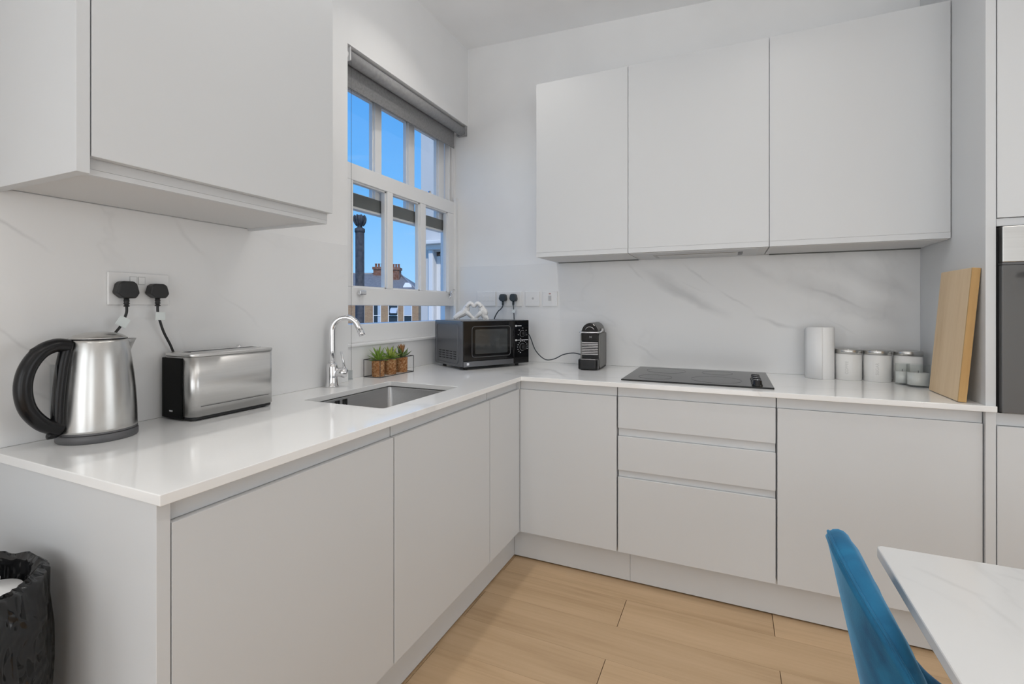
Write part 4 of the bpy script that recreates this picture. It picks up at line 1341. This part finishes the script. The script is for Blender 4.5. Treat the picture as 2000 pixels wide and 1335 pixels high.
for (xx, yy, rr_, hh, lab) in ((2.2480, -0.220, 0.039, 0.092, 'clear glass candle jar half hidden by the chopping board'),
                               (2.2080, -0.170, 0.026, 0.090, 'slim clear glass candle jar before the tea canister')):
    t = thing('candle_jar', lab, 'candle', (xx, yy, 0.900))
    gi = 0.0022
    part('glass', MB().lathe([(0, 0), (rr_ - 0.001, 0), (rr_, 0.002), (rr_, hh), (rr_ - gi, hh), (rr_ - gi, 0.008), (0, 0.007)], 36), 'jar_glass', t)
    wx_ = part('wax', MB().lathe([(0, 0.0085), (rr_ - gi - 0.0004, 0.0085), (rr_ - gi - 0.0004, hh * 0.62), (0, hh * 0.61)], 32), 'wax', t)
    part('wick', MB().tube([(0, 0, hh * 0.61), (0.001, 0, hh * 0.61 + 0.010)], 0.0009, 6), 'black_matt', wx_)

# ------------------------------------------------------------------ chopping board
cb = thing('chopping_board', 'bamboo chopping board leaning on the tall end panel', 'chopping board', (2.2765, -0.450, 0.9005))
# local: y across, built upright then leaned towards +x
bw, bh, bt = 0.268, 0.464, 0.022
lean = math.atan2(0.0385, bh)
mb = MB().prism(rrect(-bw / 2, bw / 2, 0.0, bh, 0.004, 3), -bt, 0.0, 0)
bo = part('board', mb, 'bamboo', cb, False, 0.0015)
bo.matrix_basis = Matrix.Rotation(lean, 4, 'Y')
ed = part('edge_strip', MB().box(-bt - 0.0002, 0.0002, -bw / 2 - 0.0006, -bw / 2 + 0.006, 0.001, bh - 0.001), 'bamboo_edge', bo)
cb.rotation_euler = (0, 0, 0.0)

# ------------------------------------------------------------------ dining table and chair
tb_ = thing('dining_table', 'dining table with a white veined marble top', 'table', (2.28, -2.30, 0))
TX0, TX1, TY0, TY1 = 1.803, 2.72, -3.05, -1.5515
part('table_top', MB().prism(rrect(TX0, TX1, TY0, TY1, 0.012, 4), 0.728, 0.750), 'table_marble', tb_, True, 0.003)
part('apron', MB().box(TX0 + 0.14, TX1 - 0.14, TY0 + 0.14, TY0 + 0.16, 0.66, 0.7275).box(TX0 + 0.14, TX1 - 0.14, TY1 - 0.16, TY1 - 0.14, 0.66, 0.7275)
     .box(TX0 + 0.14, TX0 + 0.16, TY0 + 0.16, TY1 - 0.16, 0.66, 0.7275).box(TX1 - 0.16, TX1 - 0.14, TY0 + 0.16, TY1 - 0.16, 0.66, 0.7275), 'leg_metal', tb_, True)
for x_ in (TX0 + 0.17, TX1 - 0.17):
    for y_ in (TY0 + 0.17, TY1 - 0.17):
        part('leg', MB().tube([(x_, y_, 0.7275), (x_, y_, 0.0005)], [0.024, 0.016], 14), 'leg_metal', tb_, True)

chx, chy = 1.93, -1.69
c_ = thing('dining_chair', 'blue velvet tub chair pulled up to the marble table', 'chair', (chx, chy, 0))
half = [((1.696, 0.00), 0.815), ((1.697, 0.03), 0.812), ((1.702, 0.06), 0.797), ((1.712, 0.09), 0.771), ((1.728, 0.12), 0.737), ((1.752, 0.15), 0.692), ((1.787, 0.175), 0.632), ((1.842, 0.19), 0.560), ((1.90, 0.195), 0.515), ((1.96, 0.195), 0.500)]
plan = [((x_ - chx, -o_), z_) for (x_, o_), z_ in half[::-1]] + [((x_ - chx, o_), z_) for (x_, o_), z_ in half[1:]]
pl3 = smooth_path([(p[0], p[1], z_) for p, z_ in plan], 5)
rows = []
nP = len(pl3)
cxl = 1.95 - chx
for i, p in enumerate(pl3):
    a = pl3[max(i - 1, 0)]
    b2 = pl3[min(i + 1, nP - 1)]
    tg = Vector((b2.x - a.x, b2.y - a.y, 0)).normalized()
    nr = Vector((tg.y, -tg.x, 0))          # outward or inward
    ctr = Vector((0.03, 0, 0)) - Vector((p.x, p.y, 0))
    if nr.dot(ctr) > 0:
        nr = -nr                             # outward
    th_ = 0.044
    base_z = 0.42
    flare = lambda z: 0.20 * (z - 0.82) if z < 0.82 else 0.0
    ring = []
    zs_out = [base_z + (p.z - 0.03 - base_z) * k / 5 for k in range(6)]
    for z in zs_out:
        ring.append(Vector((p.x, p.y, z)) + nr * (flare(z) * 1.0))
    for k in range(1, 8):
        a2 = PI * k / 8
        ring.append(Vector((p.x, p.y, p.z - 0.028)) + nr * (-th_ / 2 + th_ / 2 * math.cos(a2) + flare(p.z)) + Vector((0, 0, 0.028 * math.sin(a2))))
    for z in zs_out[::-1]:
        bow = 0.010 * math.sin(PI * (z - base_z) / (p.z - base_z))
        ring.append(Vector((p.x, p.y, z)) - nr * (th_ + bow) + nr * flare(z))
    rows.append(ring)
mb = MB().grid(rows, True, True)
n_ring = len(rows[0])
mb.f.append(tuple(range(n_ring))); mb.s.append(False)
mb.f.append(tuple(range((nP - 1) * n_ring, nP * n_ring))[::-1]); mb.s.append(False)
bk = part('backrest', mb, 'velvet', c_)
pip = [r_[9] + Vector((0, 0, 0.001)) for r_ in rows]
part('piping', MB().tube([tuple(r_[7] + Vector((0, 0, 0.0005))) for r_ in rows[2:-2]], 0.0028, 8), 'velvet', bk)
seat_poly = [(p.x, p.y) for p in pl3]
seat_poly = [(x_ * 0.88 + 0.01, y_ * 0.80) for x_, y_ in seat_poly] + [(0.215, 0.17), (0.235, 0.09), (0.24, 0.0), (0.235, -0.09), (0.215, -0.17)]
part('seat', MB().prism(seat_poly[::-1], 0.40, 0.485, 2, True), 'velvet', c_, False, 0.02, 4)
for x_, y_ in ((-0.16, -0.17), (-0.16, 0.17), (0.16, -0.17), (0.16, 0.17)):
    part('leg', MB().tube([(x_, y_, 0.41), (x_ * 1.35, y_ * 1.25, 0.0005)], [0.014, 0.009], 12), 'leg_metal', c_)

# ------------------------------------------------------------------ waste bin
bn = thing('waste_bin', 'white waste bin lined with a shiny black bag by the end panel', 'bin', (0.268, -2.398, 0))
part('bin_body', MB().lathe([(0, 0), (0.115, 0), (0.118, 0.004), (0.138, 0.690), (0.134, 0.690), (0.112, 0.02), (0, 0.02)], 40), 'socket', bn)
rows = []
nA = 120
rnd = random.Random(3)
ph = [rnd.uniform(0, 6) for _ in range(8)]
prof = [(0.060, 0.560), (0.105, 0.600), (0.124, 0.660), (0.133, 0.722), (0.1405, 0.735), (0.1500, 0.724), (0.1530, 0.660), (0.1560, 0.600), (0.1580, 0.530), (0.1560, 0.455), (0.1550, 0.410)]
for k, (r_, z_) in enumerate(prof):
    ring = []
    for i in range(nA):
        a = 2 * PI * i / nA
        f_ = 0.9 * noise.noise((2.2 * math.cos(a) * 2, 2.2 * math.sin(a) * 2, k * 0.35)) + 0.7 * (1 - abs(noise.noise((4.5 * math.cos(a) * 2, 4.5 * math.sin(a) * 2, k * 0.5 + 7))) * 2)
        amp = 0.012 if k > 4 else 0.009
        rr_ = r_ + amp * f_
        if k > 5:
            rr_ = max(rr_, 0.1425)
        zz = z_ + 0.014 * noise.noise((3 * math.cos(a), 3 * math.sin(a), 3.1 + k * 0.2)) * (2.4 if k > 7 else 1.0)
        ring.append((rr_ * math.cos(a), rr_ * math.sin(a), zz))
    rows.append(ring)
bgm = MB().grid(rows, True, True)
k0 = len(bgm.v)
bgm.v.append((0, 0, 0.55))
for i in range(nA):
    bgm.f.append((i, (i + 1) % nA, k0)); bgm.s.append(True)
part('bin_bag', bgm, 'bag', bn)
part('inner_pail', MB().lathe([(0, 0.0), (0.050, 0.0), (0.055, 0.006), (0.058, 0.050), (0.052, 0.060), (0, 0.062)], 28, (0.018, 0.070, 0.640)), 'ceramic', bn)

# ------------------------------------------------------------------ ceiling downlights
for i, (xx, yy) in enumerate(DOWNLIGHTS):
    zc = ceil_z(xx)
    t = thing('ceiling_downlight', 'small round recessed ceiling downlight ' + DOWN_SPOT[i], 'light', (xx, yy, zc), 0, 'recessed ceiling downlights')
    part('bezel', MB().lathe([(0.034, 0.0), (0.046, 0.0), (0.046, -0.004), (0.034, -0.006), (0.034, 0.0)], 24), 'upvc', t)
    part('lens', MB().lathe([(0, -0.001), (0.0338, -0.001), (0.0338, -0.003), (0, -0.003)], 20), 'lamp', t)
    d = bpy.data.lights.new('downlight_bulb', 'AREA')
    d.shape = 'DISK'
    d.size = 0.066
    d.energy = DOWN_W
    d.spread = math.radians(125)
    d.color = (1.0, 0.96, 0.90)
    lo_ = bpy.data.objects.new('downlight_bulb', d)
    lo_.location = (0, 0, -0.008)
    lo_.parent = t
    COL.objects.link(lo_)

# ------------------------------------------------------------------ outside
part_g = part('ground', bx(-90, 40, -40, 90, -6.4, -6.2), 'ground')
tag(part_g, 'paved ground far below the window', None, None, 'structure')

# far terrace of yellow brick
FD = 45.0
sy, cy_ = math.sin(YAW), math.cos(YAW)


def out_px(u, depth):
    r_ = (u - 1000) / 943.38
    return Vector((1.535 + depth * (-sy + cy_ * r_), -2.738 + depth * (cy_ + sy * r_), 0))


tc_ = out_px(750, FD)
th_ = thing('terraced_house', 'yellow brick terraced house with slate roof and tall chimneys beyond the window', 'house', (tc_.x, tc_.y, -6.2), YAW)


def lx(u):
    return (u - 750) / 943.38 * FD


def lx2(u, yb):
    return ((u - 1000) * (FD + yb) - (750 - 1000) * FD) / 943.38


def lz2(v, yb):
    return 1.225 + (601.57 - v) / 943.38 * (FD + yb) + 6.2


def lz(v):
    return 1.225 + (601.57 - v) / 943.38 * FD + 6.2


wins = [(694, 712, True), (728, 744, False), (757.5, 777.5, False), (787.5, 805, False)]
zt, zb_ = lz(572), lz(634)
mb = MB()
edges = [lx(560)] + [lx(v) for w_ in wins for v in w_[:2]] + [lx(817.5)]
for a, b_ in zip(edges[::2], edges[1::2]):
    mb.box(a, b_, 0.0, 0.35, zb_, zt)
mb.box(edges[0], edges[-1], 0.0, 0.35, 0.0, zb_).box(edges[0], edges[-1], 0.0, 0.35, zt, lz(566))
mb.box(edges[0], edges[-1], 6.5, 6.8, 0.0, lz(566)).box(edges[-1] - 0.3, edges[-1], 0.35, 6.5, 0.0, lz(566))
part('brick_wall', mb, 'brick', th_)
for i, (u0, u1, dark) in enumerate(wins):
    a, b_ = lx(u0), lx(u1)
    fw = 0.075
    f_ = MB().box(a, a + fw, 0.06, 0.16, zb_, zt).box(b_ - fw, b_, 0.06, 0.16, zb_, zt).box(a + fw, b_ - fw, 0.06, 0.16, zt - fw, zt).box(a + fw, b_ - fw, 0.06, 0.16, zb_, zb_ + fw)
    zm = lz(616)
    if not dark:
        f_.box(a + fw, b_ - fw, 0.06, 0.16, zm - 0.035, zm + 0.035)
    f_.box(a - 0.06, b_ + 0.06, -0.10, 0.06, zb_ - 0.10, zb_)
    w_o = part('window', f_, 'paint_out', th_)
    part('pane', bx(a + fw, b_ - fw, 0.11, 0.125, zb_ + fw, zt - fw), 'pane_dark', w_o)
    if i == 1:
        part('curtain', bx(b_ - fw - 0.26, b_ - fw - 0.005, 0.098, 0.108, zb_ + fw, zt - fw), 'pane_curtain', w_o)
    if i == 3:
        part('curtain', bx(a + fw + 0.005, b_ - fw - 0.005, 0.098, 0.108, zm + 0.05, zt - fw), 'pane_curtain', w_o)
    if i == 2:
        o = part('open_casement', MB().box(-0.22, 0.36, -0.03, 0.0, -0.62, -0.55).box(-0.22, 0.36, -0.03, 0.0, -0.07, 0.0).box(-0.22, -0.29, -0.03, 0.0, -0.55, -0.07).box(0.29, 0.36, -0.03, 0.0, -0.55, -0.07).box(-0.29, 0.29, -0.02, -0.01, -0.55, -0.07), 'pane_curtain', w_o)
        o.matrix_basis = Matrix.Translation(((a + b_) / 2 + 0.05, 0.05, lz(601))) @ Matrix.Rotation(-0.65, 4, 'X')
# roof: ridge runs along the front, hipped at the viewer's right end
rz0, rz1 = lz(566), lz2(534.5, 3.4)
xa, xb = edges[0] - 0.3, lx(815)
xr = lx2(781, 3.4)
mb = MB()
mb.add([(xa, -0.3, rz0), (xb, -0.3, rz0), (xr, 3.4, rz1), (xa, 3.4, rz1), (xb, 7.1, rz0), (xa, 7.1, rz0)],
       [(0, 1, 2, 3), (1, 4, 2), (4, 5, 3, 2), (5, 0, 3), (0, 5, 4, 1)])
rf = part('roof', mb, 'slate', th_)
part('ridge', MB().tube([(xa, 3.4, rz1), (xr, 3.4, rz1)], 0.10, 8).tube([(xr, 3.4, rz1), (xb, -0.3, rz0)], 0.09, 8), 'skin_lead', rf)
nrm_t = (rz1 - rz0) / 3.7
sk = MB()
x0_, x1_ = lx(786), lx(803)
for yy0, yy1 in ((0.25, 1.15),):
    sk.add([(x0_, yy0, rz0 + (yy0 + 0.3) * nrm_t + 0.06), (x1_, yy0, rz0 + (yy0 + 0.3) * nrm_t + 0.06), (x1_ - 0.3, yy1, rz0 + (yy1 + 0.3) * nrm_t + 0.06), (x0_ - 0.0, yy1, rz0 + (yy1 + 0.3) * nrm_t + 0.06),
            (x0_, yy0, rz0 + (yy0 + 0.3) * nrm_t - 0.06), (x1_, yy0, rz0 + (yy0 + 0.3) * nrm_t - 0.06), (x1_ - 0.3, yy1, rz0 + (yy1 + 0.3) * nrm_t - 0.06), (x0_, yy1, rz0 + (yy1 + 0.3) * nrm_t - 0.06)],
           [(0, 1, 2, 3), (0, 4, 5, 1), (1, 5, 6, 2), (2, 6, 7, 3), (3, 7, 4, 0), (4, 7, 6, 5)])
part('skylight', sk, 'paint_out', rf)
for (u0, u1, v1, yb) in ((729, 752, 521, 3.0), (764, 779.5, 522, 1.9)):
    a, b_ = lx2(u0, yb), lx2(u1, yb)
    zt_ = lz2(v1, yb)
    st = part('chimney_stack', MB().box(a, b_, yb, yb + 0.9, rz0 + 0.2, zt_ - 0.25).box(a - 0.08, b_ + 0.08, yb - 0.08, yb + 0.98, zt_ - 0.25, zt_), 'brick_red', th_, False, 0.01)
    n_ = 4 if u1 - u0 > 18 else 3
    for k in range(n_):
        cx2 = a + (b_ - a) * (k + 0.5) / n_
        part('chimney_pot', MB().lathe([(0.11, 0), (0.09, 0.30), (0.12, 0.32), (0.12, 0.37), (0.06, 0.37)], 12, (cx2, yb + 0.45, zt_)), 'terracotta', st)

# rendered rear wing right of the window view
wg = thing('rear_wing', 'pale rendered rear wing of the neighbouring house with a sash window', 'house', (-1.4, 3.0, -6.2))
WX = -2.470
wxa, wxb, wza, wzb = -2.245, -1.50, 0.55, 2.02
mb = MB().box(WX, wxa, 3.0, 3.3, -6.2, 6.5).box(wxb, 0.5, 3.0, 3.3, -6.2, 6.5).box(wxa, wxb, 3.0, 3.3, -6.2, wza).box(wxa, wxb, 3.0, 3.3, wzb, 6.5)
mb.box(WX, WX + 0.3, 3.3, 9.0, -6.2, 6.5).box(WX + 0.3, 0.5, 8.7, 9.0, -6.2, 6.5).box(0.2, 0.5, 3.3, 8.7, -6.2, 6.5).box(WX, 0.5, 3.0, 9.0, 6.5, 6.7)
part('rendered_wall', mb, 'render_w', wg, True)
sr = MB().box(wxa - 0.07, wxa, 2.95, 3.0, wza - 0.02, wzb + 0.02).box(wxb, wxb + 0.07, 2.95, 3.0, wza - 0.02, wzb + 0.02).box(wxa - 0.09, wxb + 0.09, 2.93, 3.0, wzb + 0.02, wzb + 0.09)
sr.box(wxa - 0.13, wxb + 0.13, 2.86, 3.0, wzb + 0.09, wzb + 0.14).box(wxa - 0.10, wxb + 0.10, 2.89, 3.0, wza - 0.09, wza - 0.02)
part('window_surround', sr, 'paint_out', wg, True, 0.008)
f_ = MB().box(wxa, wxa + 0.06, 3.06, 3.14, wza, wzb).box(wxb - 0.06, wxb, 3.06, 3.14, wza, wzb).box(wxa, wxb, 3.06, 3.14, wza, wza + 0.06).box(wxa, wxb, 3.06, 3.14, wzb - 0.06, wzb).box(wxa, wxb, 3.06, 3.14, 1.32, 1.37).box(-1.90, -1.86, 3.06, 3.14, wza, wzb)
w_o = part('window', f_, 'paint_out', wg, True)
part('pane', bx(wxa + 0.05, wxb - 0.05, 3.10, 3.11, wza + 0.05, wzb - 0.05), 'pane_dark', w_o, True)
part('curtain', bx(-2.09, -1.93, 3.085, 3.095, wza + 0.06, wzb - 0.06), 'pane_curtain', w_o, True)

# cast iron flue pipe with ornate cowl
fp = out_px(702.8, 6.0)
fl = thing('flue_pipe', 'dark cast iron flue pipe with a bulbous cowl outside the window', 'pipe', (fp.x, fp.y, -6.2))
part('shaft', MB().tube([(0, 0, 0), (0, 0, 8.40)], 0.054, 20), 'flue', fl)
part('collar', MB().lathe([(0.054, 8.36), (0.062, 8.37), (0.062, 8.41), (0.045, 8.42), (0.036, 8.425)], 20), 'flue', fl)
cwl = part('cowl', MB().lathe([(0.034, 8.40), (0.030, 8.45), (0.045, 8.475), (0.058, 8.51), (0.062, 8.545), (0.050, 8.57), (0.028, 8.58), (0, 8.582)], 20), 'flue', fl)
for k in range(8):
    a = 2 * PI * k / 8 + 0.2
    part('cowl_scroll', MB().tube(smooth_path([(0.040 * math.cos(a), 0.040 * math.sin(a), 8.45), (0.066 * math.cos(a), 0.066 * math.sin(a), 8.49), (0.074 * math.cos(a), 0.074 * math.sin(a), 8.54), (0.060 * math.cos(a), 0.060 * math.sin(a), 8.575)], 4), 0.010, 8), 'flue', cwl)
